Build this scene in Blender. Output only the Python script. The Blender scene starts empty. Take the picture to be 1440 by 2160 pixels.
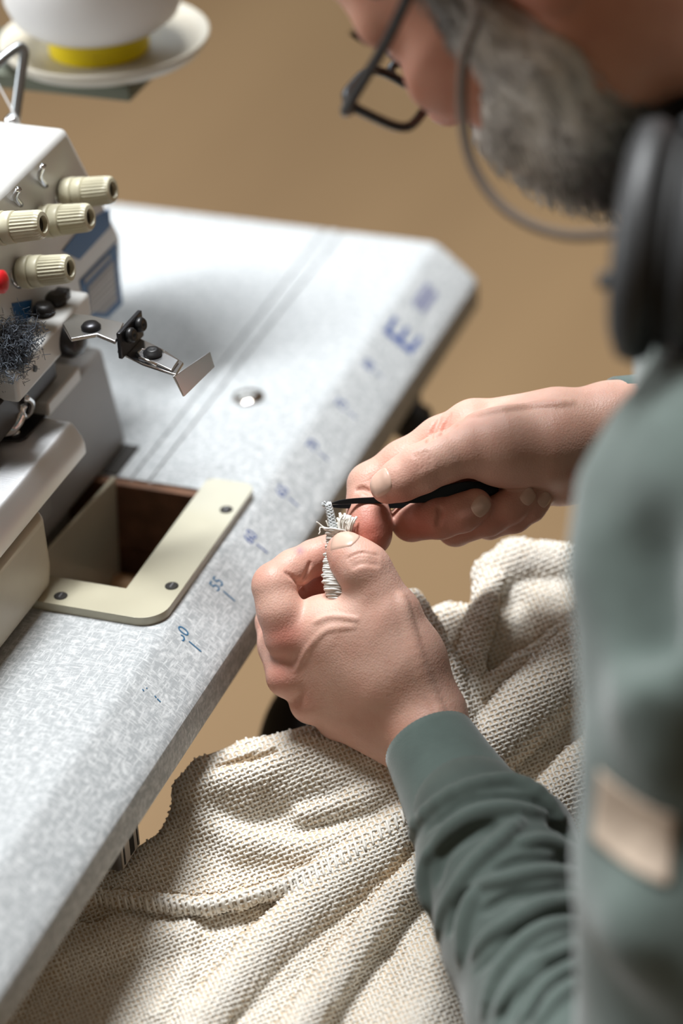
import bpy, math, random
import numpy as np
from mathutils import Vector, Matrix

sc = bpy.context.scene
COL = sc.collection

# ------------------------------------------------------------------ camera
CAM = np.array([-0.62241427, -0.53338393, 1.59883462])
CR = np.array([0.33690628, -0.94040585, -0.04616278])
CU = np.array([0.51417303, 0.14269020, 0.84573377])
CD = np.array([0.78874600, 0.30866867, -0.53160455])
FPX = 6000.0
cam_d = bpy.data.cameras.new('camera'); cam = bpy.data.objects.new('camera', cam_d); COL.objects.link(cam)
cam.matrix_world = Matrix(((CR[0], CU[0], -CD[0], CAM[0]), (CR[1], CU[1], -CD[1], CAM[1]), (CR[2], CU[2], -CD[2], CAM[2]), (0, 0, 0, 1)))
cam_d.sensor_fit = 'VERTICAL'; cam_d.sensor_height = 36.0; cam_d.lens = 100.0
cam_d.clip_start = 0.05; cam_d.clip_end = 50
cam_d.dof.use_dof = True; cam_d.dof.focus_distance = 1.485; cam_d.dof.aperture_fstop = 2.8
sc.camera = cam

# ------------------------------------------------------------------ light
world = bpy.data.worlds.new('world'); sc.world = world; world.use_nodes = True
bg = world.node_tree.nodes['Background']
bg.inputs[0].default_value = (1.0, 0.74, 0.50, 1); bg.inputs[1].default_value = 0.16

def area_light(name, loc, target, sx, sy, watt, col):
    l = bpy.data.lights.new(name, 'AREA'); l.shape = 'RECTANGLE'; l.size = sx; l.size_y = sy
    l.energy = watt; l.color = col
    o = bpy.data.objects.new(name, l); COL.objects.link(o); o.location = loc
    o.rotation_euler = (Vector(target) - Vector(loc)).to_track_quat('-Z', 'Y').to_euler()
    return o
area_light('ceiling_lamp', (0.98, 0.53, 3.55), (0.55, -0.02, 0.75), 1.4, 0.28, 162, (0.96, 0.985, 1.0))
area_light('window_daylight', (4.3, 2.1, 3.3), (0.5, 0.0, 0.8), 2.4, 1.8, 48, (0.74, 0.88, 1.0))
area_light('side_fill_light', (0.1, 3.0, 2.1), (0.5, -0.1, 0.8), 2.2, 1.6, 80, (0.92, 0.96, 1.0))  # unseen soft fill, added to brighten the hands and left-facing sides

sc.view_settings.view_transform = 'Standard'; sc.view_settings.look = 'None'
sc.view_settings.exposure = 0.0; sc.view_settings.gamma = 1.0
sc.view_settings.use_curve_mapping = False

# ------------------------------------------------------------------ coordinates (metres; table top at z = 0.75, x runs along the ruler)
TZ = 0.75
def ray(px, py):
    return (px - 720) / FPX * CR - (py - 1080) / FPX * CU + CD
def W(px, py, depth):
    return CAM + depth * ray(px, py)
def onZ(px, py, z):
    v = ray(px, py); return CAM + v * ((z - CAM[2]) / v[2])
def onY(px, py, y):
    v = ray(px, py); return CAM + v * ((y - CAM[1]) / v[1])
def onX(px, py, x):
    v = ray(px, py); return CAM + v * ((x - CAM[0]) / v[0])
def Warr(P, ref):
    """P: n x 3 of (px, py, dz in px towards the camera) at reference depth ref -> world"""
    P = np.asarray(P, float)
    dep = ref - P[:, 2] * (ref / FPX)
    a = (P[:, 0] - 720) / FPX; b = -(P[:, 1] - 1080) / FPX
    return CAM + dep[:, None] * (a[:, None] * CR + b[:, None] * CU + CD)

# ------------------------------------------------------------------ materials
def nodes(name):
    m = bpy.data.materials.new(name); m.use_nodes = True
    nt = m.node_tree; return m, nt, nt.nodes['Principled BSDF']
def mat(name, col, rough=0.5, metal=0.0, var=0.0, vscale=40, bump=0.0, bscale=200, coat=0.0, spec=0.5, sheen=0.0):
    m, nt, b = nodes(name)
    b.inputs['Base Color'].default_value = (*col, 1); b.inputs['Roughness'].default_value = rough
    b.inputs['Metallic'].default_value = metal; b.inputs['Coat Weight'].default_value = coat
    b.inputs['Specular IOR Level'].default_value = spec; b.inputs['Sheen Weight'].default_value = sheen
    tc = nt.nodes.new('ShaderNodeTexCoord')
    if var > 0:
        n = nt.nodes.new('ShaderNodeTexNoise'); n.inputs['Scale'].default_value = vscale; n.inputs['Detail'].default_value = 5
        nt.links.new(tc.outputs['Object'], n.inputs['Vector'])
        r = nt.nodes.new('ShaderNodeValToRGB'); r.color_ramp.elements[0].position = 0.3; r.color_ramp.elements[1].position = 0.7
        r.color_ramp.elements[0].color = (*[c * (1 - var) for c in col], 1); r.color_ramp.elements[1].color = (*[min(1, c * (1 + var)) for c in col], 1)
        nt.links.new(n.outputs['Fac'], r.inputs['Fac']); nt.links.new(r.outputs['Color'], b.inputs['Base Color'])
    if bump > 0:
        n = nt.nodes.new('ShaderNodeTexNoise'); n.inputs['Scale'].default_value = bscale; n.inputs['Detail'].default_value = 4
        nt.links.new(tc.outputs['Object'], n.inputs['Vector'])
        bp = nt.nodes.new('ShaderNodeBump'); bp.inputs['Strength'].default_value = bump; bp.inputs['Distance'].default_value = 0.001
        nt.links.new(n.outputs['Fac'], bp.inputs['Height']); nt.links.new(bp.outputs['Normal'], b.inputs['Normal'])
    return m
M = {}

# ------------------------------------------------------------------ objects and meshes
def mesh_obj(name, verts, faces, material, parent=None, smooth=True, label=None, cat=None, group=None, kind=None):
    me = bpy.data.meshes.new(name)
    if isinstance(verts, np.ndarray): verts = verts.tolist()
    if isinstance(faces, np.ndarray): faces = faces.tolist()
    me.from_pydata(verts, [], faces); me.update()
    if material is not None: me.materials.append(material)
    if smooth: me.polygons.foreach_set('use_smooth', [True] * len(me.polygons))
    o = bpy.data.objects.new(name, me); COL.objects.link(o)
    if parent is not None:
        o.parent = parent; o.matrix_parent_inverse = parent.matrix_world.inverted()
    tag(o, label, cat, group, kind)
    return o
def tag(o, label=None, cat=None, group=None, kind=None):
    if label: o['label'] = label
    if cat: o['category'] = cat
    if group: o['group'] = group
    if kind: o['kind'] = kind
    return o
def empty(name, loc, label=None, cat=None, group=None):
    o = bpy.data.objects.new(name, None); COL.objects.link(o); o.location = [float(c) for c in loc]
    o.matrix_world = Matrix.Translation(o.location); o.empty_display_size = 0.05
    return tag(o, label, cat, group)
def bevel(o, w, seg=3, angle=35):
    md = o.modifiers.new('bevel', 'BEVEL'); md.width = w; md.segments = seg; md.limit_method = 'ANGLE'; md.angle_limit = math.radians(angle)
    md.harden_normals = False
    return o
def sharp(o, deg=40):
    me = o.data
    me.set_sharp_from_angle(angle=math.radians(deg)); return o

class MB:
    """collects shapes into one mesh"""
    def __init__(s): s.v = []; s.f = []
    def add(s, v, f):
        n = len(s.v); s.v += [tuple(float(c) for c in p) for p in v]; s.f += [tuple(int(i) + n for i in q) for q in f]; return s
    def box(s, lo, hi):
        (a, b, c), (d, e, g) = lo, hi
        return s.add([(a, b, c), (d, b, c), (d, e, c), (a, e, c), (a, b, g), (d, b, g), (d, e, g), (a, e, g)],
                     [(0, 3, 2, 1), (4, 5, 6, 7), (0, 1, 5, 4), (1, 2, 6, 5), (2, 3, 7, 6), (3, 0, 4, 7)])
    def hexa(s, p):  # 8 points: bottom four, top four
        return s.add(p, [(0, 3, 2, 1), (4, 5, 6, 7), (0, 1, 5, 4), (1, 2, 6, 5), (2, 3, 7, 6), (3, 0, 4, 7)])
    def prism(s, poly, axis, a, b):
        """polygon of 2-d points extruded along axis from a to b; the 2-d axes follow in cyclic order"""
        def mk(p, t):
            if axis == 0: return (t, p[0], p[1])
            if axis == 1: return (p[0], t, p[1])
            return (p[0], p[1], t)
        n = len(poly); v = [mk(p, a) for p in poly] + [mk(p, b) for p in poly]
        f = [tuple(range(n))[::-1], tuple(range(n, 2 * n))] + [(i, (i + 1) % n, n + (i + 1) % n, n + i) for i in range(n)]
        return s.add(v, f)
    def ring(s, profile, origin, axis, seg=32, rib=None, cap=True):
        """lathe: profile of (radius, height) about axis"""
        ax = Vector([float(c) for c in axis]).normalized(); t = ax.orthogonal().normalized(); b = ax.cross(t); o = Vector([float(c) for c in origin])
        v = []; f = []
        for i, (r, h) in enumerate(profile):
            for k in range(seg):
                a = 2 * math.pi * k / seg; rr = r
                if rib and rib[0] <= i <= rib[1]: rr = r * (1 - rib[2] * (k % 2))
                v.append(o + ax * h + t * (rr * math.cos(a)) + b * (rr * math.sin(a)))
        for i in range(len(profile) - 1):
            for k in range(seg):
                k2 = (k + 1) % seg
                f.append((i * seg + k, i * seg + k2, (i + 1) * seg + k2, (i + 1) * seg + k))
        if cap:
            f.append(tuple(range(seg))[::-1]); f.append(tuple((len(profile) - 1) * seg + k for k in range(seg)))
        return s.add(v, f)
    def tube(s, pts, rad, seg=8, closed=False):
        pts = [np.asarray(p, float) for p in pts]; n = len(pts)
        if not hasattr(rad, '__len__'): rad = [rad] * n
        v = []; f = []; up = None
        for i in range(n):
            if closed: t = pts[(i + 1) % n] - pts[i - 1]
            else: t = pts[min(i + 1, n - 1)] - pts[max(i - 1, 0)]
            t = t / (np.linalg.norm(t) + 1e-12)
            if up is None:
                up = np.array([0, 0, 1.0]) if abs(t[2]) < 0.9 else np.array([1.0, 0, 0])
            a = np.cross(t, up); a /= np.linalg.norm(a) + 1e-12; b = np.cross(a, t); up = b
            for k in range(seg):
                an = 2 * math.pi * k / seg
                v.append(pts[i] + rad[i] * (math.cos(an) * a + math.sin(an) * b))
        m = n if closed else n - 1
        for i in range(m):
            j = (i + 1) % n
            for k in range(seg):
                k2 = (k + 1) % seg
                f.append((i * seg + k, j * seg + k, j * seg + k2, i * seg + k2))
        if not closed:
            f.append(tuple(range(seg))); f.append(tuple((n - 1) * seg + k for k in range(seg))[::-1])
        return s.add(v, f)
    def build(s, name, material, parent=None, smooth=False, bev=0, seg=3, sharpen=None, **kw):
        o = mesh_obj(name, s.v, s.f, material, parent, smooth, **kw)
        if bev: bevel(o, bev, seg); o.data.polygons.foreach_set('use_smooth', [True] * len(o.data.polygons)); sharp(o, 30)
        elif sharpen: o.data.polygons.foreach_set('use_smooth', [True] * len(o.data.polygons)); sharp(o, sharpen)
        return o
def spline(pts, n):
    """Catmull-Rom through pts, n samples"""
    P = np.asarray(pts, float); m = len(P)
    Q = np.vstack([2 * P[0] - P[1], P, 2 * P[-1] - P[-2]])
    out = []
    for t in np.linspace(0, m - 1, n):
        i = min(int(t), m - 2); u = t - i
        p0, p1, p2, p3 = Q[i], Q[i + 1], Q[i + 2], Q[i + 3]
        out.append(0.5 * ((2 * p1) + (-p0 + p2) * u + (2 * p0 - 5 * p1 + 4 * p2 - p3) * u * u + (-p0 + 3 * p1 - 3 * p2 + p3) * u ** 3))
    return np.array(out)

# ------------------------------------------------------------------ implicit surfaces (bodies, cloth)
class Field:
    def __init__(s, lo, hi, h):
        s.lo = np.array(lo, float); s.h = float(h)
        s.n = np.ceil((np.array(hi, float) - s.lo) / h).astype(int) + 1
        s.v = np.full(tuple(s.n), 500.0, np.float32)
    def axes(s, i0, i1):
        g = [s.lo[a] + s.h * np.arange(i0[a], i1[a], dtype=np.float32) for a in range(3)]
        return np.meshgrid(*g, indexing='ij', sparse=True)
    def window(s, lo, hi):
        i0 = np.clip(np.floor((np.array(lo) - s.lo) / s.h).astype(int), 0, s.n)
        i1 = np.clip(np.ceil((np.array(hi) - s.lo) / s.h).astype(int) + 1, 0, s.n)
        return i0, i1
    def blend(s, sl, d, k, sub):
        a = s.v[sl]
        if sub: a = -a
        if k > 0:
            t = np.maximum(k - np.abs(a - d), 0) / k
            r = np.minimum(a, d) - t * t * (k * 0.25)
        else: r = np.minimum(a, d)
        s.v[sl] = -r if sub else r
    def cone(s, p0, p1, r0, r1=None, k=0.0, sub=False, flat=None):
        """tapered capsule from p0 to p1; flat = (axis, scale) squashes the section along axis"""
        p0 = np.array(p0, float); p1 = np.array(p1, float); r1 = r0 if r1 is None else r1
        big = max(r0, r1) * (max(1, flat[1]) if flat else 1); mg = big + k + 4 * s.h
        i0, i1 = s.window(np.minimum(p0, p1) - mg, np.maximum(p0, p1) + mg)
        if np.any(i1 <= i0): return s
        X, Y, Z = s.axes(i0, i1); ab = p1 - p0; L = float(ab @ ab)
        wx, wy, wz = X - p0[0], Y - p0[1], Z - p0[2]
        if L > 1e-9:
            t = np.clip((wx * ab[0] + wy * ab[1] + wz * ab[2]) / L, 0, 1)
            wx = wx - t * ab[0]; wy = wy - t * ab[1]; wz = wz - t * ab[2]; r = r0 + (r1 - r0) * t
        else: r = r0
        sc_ = 1.0
        if flat:
            n = np.array(flat[0], float); n /= np.linalg.norm(n); g = (wx * n[0] + wy * n[1] + wz * n[2]) * (1.0 / flat[1] - 1)
            wx = wx + g * n[0]; wy = wy + g * n[1]; wz = wz + g * n[2]; sc_ = min(1.0, flat[1])
        d = (np.sqrt(wx * wx + wy * wy + wz * wz) - r) * sc_
        s.blend(tuple(slice(a, b) for a, b in zip(i0, i1)), d.astype(np.float32), k, sub)
        return s
    def chain(s, pts, k=0.0, sub=False, flat=None):
        for a, b in zip(pts[:-1], pts[1:]): s.cone(a[:3], b[:3], a[3], b[3], k, sub, flat)
        return s
    def ell(s, c, rad, axes=None, k=0.0, sub=False):
        c = np.array(c, float); rad = np.array(rad, float); mg = rad.max() + k + 4 * s.h
        i0, i1 = s.window(c - mg, c + mg)
        if np.any(i1 <= i0): return s
        X, Y, Z = s.axes(i0, i1); w = [X - c[0], Y - c[1], Z - c[2]]
        if axes is not None:
            A = np.array(axes, float); A = A / np.linalg.norm(A, axis=1)[:, None]
            w = [w[0] * A[i, 0] + w[1] * A[i, 1] + w[2] * A[i, 2] for i in range(3)]
        q = np.sqrt((w[0] / rad[0]) ** 2 + (w[1] / rad[1]) ** 2 + (w[2] / rad[2]) ** 2)
        q2 = np.sqrt((w[0] / rad[0] ** 2) ** 2 + (w[1] / rad[1] ** 2) ** 2 + (w[2] / rad[2] ** 2) ** 2)
        d = np.where(q2 > 1e-6, q * (q - 1) / np.maximum(q2, 1e-6), -rad.min())
        s.blend(tuple(slice(a, b) for a, b in zip(i0, i1)), d.astype(np.float32), k, sub)
        return s
    def mesh(s, flip=False):
        v = s.v; ins = v < 0
        n = v.shape
        cnt = np.zeros((n[0] - 1, n[1] - 1, n[2] - 1), np.uint8)
        for i in (0, 1):
            for j in (0, 1):
                for k in (0, 1):
                    cnt += ins[i:n[0] - 1 + i, j:n[1] - 1 + j, k:n[2] - 1 + k]
        act = (cnt > 0) & (cnt < 8); idx = np.argwhere(act)
        ids = np.full(act.shape, -1, np.int64); ids[act] = np.arange(len(idx))
        acc = np.zeros((len(idx), 3)); num = np.zeros(len(idx))
        cor = np.array([[i, j, k] for i in (0, 1) for j in (0, 1) for k in (0, 1)])
        vals = [v[idx[:, 0] + c[0], idx[:, 1] + c[1], idx[:, 2] + c[2]].astype(float) for c in cor]
        for a in range(8):
            for b in range(a + 1, 8):
                if np.abs(cor[a] - cor[b]).sum() != 1: continue
                m = (vals[a] < 0) != (vals[b] < 0)
                t = np.where(m, vals[a] / np.where(m, vals[a] - vals[b], 1), 0)
                acc[m] += cor[a] + t[m, None] * (cor[b] - cor[a]); num[m] += 1
        P = s.lo + s.h * (idx + acc / num[:, None])
        F = []
        for ax in range(3):
            sl0 = [slice(1, n[a] - 1) for a in range(3)]; sl1 = list(sl0)
            sl0[ax] = slice(0, n[ax] - 1); sl1[ax] = slice(1, n[ax])
            A = ins[tuple(sl0)]; B = ins[tuple(sl1)]
            e = np.argwhere(A != B)
            if not len(e): continue
            inside_first = A[tuple(e.T)]
            o = e + np.array([0 if a == ax else 1 for a in range(3)])
            u, w = [(1, 2), (2, 0), (0, 1)][ax]
            def cid(du, dw):
                q = o.copy(); q[:, u] += du; q[:, w] += dw
                return ids[q[:, 0], q[:, 1], q[:, 2]]
            quad = np.stack([cid(-1, -1), cid(0, -1), cid(0, 0), cid(-1, 0)], 1)
            quad[~inside_first] = quad[~inside_first][:, ::-1]
            F.append(quad)
        F = np.vstack(F); F = F[(F >= 0).all(1)]
        if flip: F = F[:, ::-1]
        return P, F
    def sample(s, P):
        q = (np.asarray(P, float) - s.lo) / s.h; i = np.clip(np.floor(q).astype(int), 0, s.n - 2); t = np.clip(q - i, 0, 1)
        r = 0
        for a in (0, 1):
            for b in (0, 1):
                for c in (0, 1):
                    w = (t[:, 0] if a else 1 - t[:, 0]) * (t[:, 1] if b else 1 - t[:, 1]) * (t[:, 2] if c else 1 - t[:, 2])
                    r = r + w * s.v[i[:, 0] + a, i[:, 1] + b, i[:, 2] + c]
        return r
    def front(s, xy, zmax=None, zmin=None):
        """first surface met going from +z down, for each (x, y); nan where there is none"""
        z1 = s.lo[2] + s.h * (s.n[2] - 1) if zmax is None else zmax; z0 = s.lo[2] if zmin is None else zmin
        zs = np.arange(z1, z0, -s.h); out = np.full(len(xy), np.nan); prev = None
        for z in zs:
            P = np.column_stack([xy, np.full(len(xy), z)]); d = s.sample(P)
            if prev is not None:
                hit = np.isnan(out) & (d < 0) & (prev >= 0)
                out[hit] = z + s.h * (-d[hit]) / (prev[hit] - d[hit])
            prev = d
        return out
def fast_tri_join(parts):
    V = []; F = []; n = 0
    for v, f in parts:
        V.append(np.asarray(v)); F += [tuple(int(i) + n for i in q) for q in (f.tolist() if isinstance(f, np.ndarray) else f)]; n += len(v)
    return np.vstack(V), F
# ------------------------------------------------------------------ setting
def floor_material():
    m, nt, b = nodes('floor_wood')
    tc = nt.nodes.new('ShaderNodeTexCoord'); mp = nt.nodes.new('ShaderNodeMapping'); mp.inputs['Scale'].default_value = (0.6, 3.0, 1)
    n = nt.nodes.new('ShaderNodeTexNoise'); n.inputs['Scale'].default_value = 1.6; n.inputs['Detail'].default_value = 6
    nt.links.new(tc.outputs['Object'], mp.inputs['Vector']); nt.links.new(mp.outputs['Vector'], n.inputs['Vector'])
    r = nt.nodes.new('ShaderNodeValToRGB'); r.color_ramp.elements[0].position = 0.3; r.color_ramp.elements[1].position = 0.7
    r.color_ramp.elements[0].color = (0.215, 0.130, 0.056, 1); r.color_ramp.elements[1].color = (0.262, 0.163, 0.074, 1)
    nt.links.new(n.outputs['Fac'], r.inputs['Fac']); nt.links.new(r.outputs['Color'], b.inputs['Base Color'])
    b.inputs['Roughness'].default_value = 0.6
    return m
M['floor'] = floor_material()
MB().box((-9, -9, -0.05), (14, 11, 0.0)).build('floor', M['floor'], kind='structure', label='tan wooden workshop floor')

# ------------------------------------------------------------------ sewing table
def table_material():
    m, nt, b = nodes('linen_laminate')
    tc = nt.nodes.new('ShaderNodeTexCoord')
    n1 = nt.nodes.new('ShaderNodeTexNoise'); n1.inputs['Scale'].default_value = 260; n1.inputs['Detail'].default_value = 3
    mp = nt.nodes.new('ShaderNodeMapping'); mp.inputs['Scale'].default_value = (150, 900, 300)
    n2 = nt.nodes.new('ShaderNodeTexNoise'); n2.inputs['Scale'].default_value = 1.0; n2.inputs['Detail'].default_value = 2
    mp2 = nt.nodes.new('ShaderNodeMapping'); mp2.inputs['Scale'].default_value = (900, 150, 300)
    n3 = nt.nodes.new('ShaderNodeTexNoise'); n3.inputs['Scale'].default_value = 1.0; n3.inputs['Detail'].default_value = 2
    for mpx, nx in ((mp, n2), (mp2, n3)):
        nt.links.new(tc.outputs['Object'], mpx.inputs['Vector']); nt.links.new(mpx.outputs['Vector'], nx.inputs['Vector'])
    nt.links.new(tc.outputs['Object'], n1.inputs['Vector'])
    mxx = nt.nodes.new('ShaderNodeMath'); mxx.operation = 'MAXIMUM'; nt.links.new(n2.outputs['Fac'], mxx.inputs[0]); nt.links.new(n3.outputs['Fac'], mxx.inputs[1])
    mx2 = nt.nodes.new('ShaderNodeMath'); mx2.operation = 'MAXIMUM'; nt.links.new(mxx.outputs[0], mx2.inputs[0]); nt.links.new(n1.outputs['Fac'], mx2.inputs[1])
    r = nt.nodes.new('ShaderNodeValToRGB'); r.color_ramp.elements[0].position = 0.50; r.color_ramp.elements[1].position = 0.74
    r.color_ramp.elements[0].color = (0.36, 0.378, 0.388, 1); r.color_ramp.elements[1].color = (0.64, 0.655, 0.66, 1)
    nt.links.new(mx2.outputs[0], r.inputs['Fac']); nt.links.new(r.outputs['Color'], b.inputs['Base Color'])
    b.inputs['Roughness'].default_value = 0.46; b.inputs['Specular IOR Level'].default_value = 0.2
    bp = nt.nodes.new('ShaderNodeBump'); bp.inputs['Strength'].default_value = 0.12; bp.inputs['Distance'].default_value = 0.0005
    nt.links.new(mx2.outputs[0], bp.inputs['Height']); nt.links.new(bp.outputs['Normal'], b.inputs['Normal'])
    return m
M['table'] = table_material()
M['core'] = mat('chipboard', (0.16, 0.075, 0.04), 0.8, var=0.35, vscale=60, bump=0.3)
M['pine'] = mat('pine', (0.52, 0.32, 0.17), 0.6, var=0.15, vscale=30)
M['cream'] = mat('cream_paint', (0.47, 0.44, 0.33), 0.30, var=0.05, vscale=20, coat=0.25)
M['ink'] = mat('blue_ink', (0.035, 0.075, 0.26), 0.5)
M['ink2'] = mat('teal_ink', (0.03, 0.13, 0.25), 0.5)
M['steel'] = mat('steel', (0.62, 0.62, 0.63), 0.28, 1.0)
M['darkmetal'] = mat('dark_metal', (0.05, 0.05, 0.055), 0.35, 0.8)
M['hole_gap_dark'] = mat('screw_hole_gap_black', (0.02, 0.017, 0.014), 0.75)
M['black'] = mat('black_plastic', (0.012, 0.012, 0.013), 0.4)
M['grey_metal'] = mat('grey_steel_frame', (0.20, 0.20, 0.21), 0.5, 0.4)

import bmesh
table = empty('sewing_table', (0.3, 0.25, 0.0), 'light grey laminate sewing table with a blue printed ruler on its front edge', 'table')
tz = TZ
SL = 0.78
front = [(0.0418, 0), (0.0150, 0), (0.0125, -0.0003), (0.0100, -0.0011), (0.0075, -0.0026), (-0.0125, -0.0026 - 0.020 * SL), (-0.0150, -0.0204), (-0.0168, -0.0232), (-0.0176, -0.0268), (-0.0176, -0.0405), (-0.0165, -0.0430), (0.0418, -0.0430)]
tb = MB()
tb.prism([(y, tz + z) for y, z in front], 0, -0.42, 0.9672)
B = tz - 0.0430
tb.box((-0.42, 0.0418, B), (0.5265, 0.55, tz)); tb.box((0.5265, 0.128, B), (0.6385, 0.55, tz))
tb.box((0.6385, 0.0418, B), (0.9672, 0.0765, tz)); tb.box((0.6385, 0.0785, B), (0.9672, 0.0880, tz)); tb.box((0.6385, 0.0895, B), (0.9672, 0.55, tz))
tb.box((0.6385, 0.0765, B), (0.9672, 0.0785, tz - 0.0016)); tb.box((0.6385, 0.0880, B), (0.9672, 0.0895, tz - 0.0016))
top = tb.build('tabletop', M['table'], table)
bm = bmesh.new(); bm.from_mesh(top.data)
cz_ = onZ(1000, 603, tz - 0.0268); nrm = Vector((0.0185 - cz_[1], cz_[0] - 0.9672, 0)).normalized()
res = bmesh.ops.bisect_plane(bm, geom=bm.verts[:] + bm.edges[:] + bm.faces[:], plane_co=(0.9672, 0.0185, tz), plane_no=nrm, clear_outer=True)
bmesh.ops.holes_fill(bm, edges=[e for e in bm.edges if e.is_boundary], sides=30)
bmesh.ops.recalc_face_normals(bm, faces=bm.faces[:])
bm.to_mesh(top.data); bm.free()
top.data.polygons.foreach_set('use_smooth', [True] * len(top.data.polygons)); sharp(top, 18)
# lining of the cut-out and the rails under the top
MB().box((0.6386, 0.030, tz - 0.095), (0.658, 0.30, tz - 0.0431)).build('cutout_lining', M['core'], table)
MB().box((0.632, 0.0425, tz - 0.0429), (0.6384, 0.1275, tz - 0.0012)).build('cutout_lining', M['core'], table)
MB().box((0.46, 0.022, tz - 0.105), (0.658, 0.0412, tz - 0.0431)).build('cutout_lining', M['core'], table)
MB().tube([(0.622, 0.035, tz - 0.066), (0.622, 0.14, tz - 0.066)], 0.0085, 12).build('rail', M['pine'], table, smooth=True)
MB().box((0.44, 0.0414, tz - 0.119), (0.69, 0.30, tz - 0.106)).build('tray', M['core'], table)
# legs: a steel frame further back, one post near the ruler
for x, y in ((-0.36, 0.50), (0.90, 0.50), (-0.36, 0.08), (0.90, 0.09)):
    MB().box((x - 0.02, y - 0.02, 0.0), (x + 0.02, y + 0.02, tz - 0.0431)).build('leg', M['grey_metal'], table, bev=0.003)
MB().box((-0.36, 0.485, 0.12), (0.90, 0.515, 0.16)).build('stretcher', M['grey_metal'], table)
k = onZ(868, 868, 0.692)
MB().ring([(0.006, 0.02), (0.0065, 0), (0.013, -0.001), (0.014, -0.012), (0.011, -0.016)], k, (0, 0, 1), 20).build('clamp_knob', M['black'], table, smooth=True)
# drawer under the near end, with a bar code sticker
dy = 0.004; q = onY(275, 1785, dy)
dr = MB().box((q[0] - 0.014, dy, q[2] - 0.007), (q[0] + 0.011, 0.10, B - 0.0002)).build('drawer', M['grey_metal'], table, bev=0.002)
MB().box((q[0] - 0.012, dy - 0.0006, q[2] - 0.006), (q[0] + 0.010, dy - 0.0001, q[2] + 0.012)).build('sticker', mat('sticker_paper', (0.55, 0.5, 0.44), 0.6), dr)
for x0, w in ((-0.010, 0.0015), (-0.002, 0.005), (0.007, 0.001)):
    MB().box((q[0] + x0, dy - 0.0009, q[2] - 0.0045), (q[0] + x0 + w, dy - 0.00055, q[2] + 0.010)).build('sticker_bar', M['black'], dr)
# steel plug in the top
c = onZ(524, 838, tz)
pl = MB().ring([(0.0098, 0.0001), (0.0096, 0.0007), (0.0088, 0.0013), (0.0070, 0.0021), (0.0045, 0.0027), (0.0020, 0.0030), (0.0003, 0.0031)], c, (0, 0, 1), 36).build('steel_plug', mat('worn_steel', (0.42, 0.38, 0.34), 0.16, 1.0), table, smooth=True)

# print on the sloping front strip
def strip(px, py):
    v = ray(px, py)  # meet z = tz - 0.0026 - (0.0075 - y) * SL
    t = (tz - 0.0026 - 0.0075 * SL + SL * CAM[1] - CAM[2]) / (v[2] - SL * v[1]); return CAM + t * v
sx = Vector((1, 0, 0)); sy = Vector((0, 1, SL)).normalized(); sz = sx.cross(sy)
def print_text(txt, px, py, size, name, material, parent, sxk=1.0, half=None):
    cu = bpy.data.curves.new(name, 'FONT'); cu.body = txt; cu.size = size; cu.align_x = 'CENTER'; cu.align_y = 'CENTER'; cu.extrude = 0.00006
    o = bpy.data.objects.new('tmp', cu); COL.objects.link(o)
    bpy.context.view_layer.update()
    me = bpy.data.meshes.new_from_object(o.evaluated_get(bpy.context.evaluated_depsgraph_get()))
    COL.objects.unlink(o); bpy.data.objects.remove(o); bpy.data.curves.remove(cu)
    p = Vector(strip(px, py)) + sz * 0.00012
    V = [p + sx * (v.co.x * sxk) + sy * v.co.y + sz * v.co.z for v in me.vertices]; Fc = [tuple(f.vertices) for f in me.polygons]
    if half: Fc = [f for f in Fc if not half(sum(me.vertices[i].co.x for i in f) / len(f), sum(me.vertices[i].co.y for i in f) / len(f))]
    bpy.data.meshes.remove(me)
    return mesh_obj(name, [tuple(v) for v in V], Fc, material, parent, smooth=False)
def print_bar(x0, y0, x1, y1, w, name, material, parent):
    a = Vector(strip(x0, y0)) + sz * 0.00015; b = Vector(strip(x1, y1)) + sz * 0.00015; d = (b - a).normalized(); s = d.cross(sz) * (w / 2)
    up = sz * 0.0001
    return MB().hexa([a - s, a + s, b + s, b - s, a - s + up, a + s + up, b + s + up, b - s + up]).build(name, material, parent)
labs = [('50', 384, 1337), ('55', 457, 1232), ('60', 528, 1133), ('65', 595, 1036), ('70', 659, 940), ('75', 720, 853), ('80', 778, 770)]
for i, (t, px, py) in enumerate(labs):
    ink = M['ink2'] if i < 2 else M['ink']
    print_text(t, px, py, 0.0098, 'ruler_number', ink, table, half=(lambda x, y: x < -0.0016 and y > -0.0010) if i == 0 else None)
    k = 1 - 0.045 * i
    print_bar(px + 14 * k, py + 16 * k, px + 40 * k, py + 38 * k, 0.00085, 'ruler_tick', ink, table)
for (x0, y0, x1, y1) in ((300, 1454, 303, 1458), (308, 1451, 310, 1453), (326, 1468, 329, 1472), (331, 1474, 338, 1481)): print_bar(x0, y0, x1, y1, 0.0008, 'ruler_mark', M['ink2'], table)
print_text('E', 851, 712, 0.0330, 'printed_letter', M['ink'], table, sxk=1.65)
for (x0, y0, x1, y1) in ((873, 645, 905, 600), (888, 657, 918, 616)): print_bar(x0, y0, x1, y1, 0.0042, 'printed_line', mat('faded_ink', (0.17, 0.18, 0.29), 0.5), table)

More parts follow.
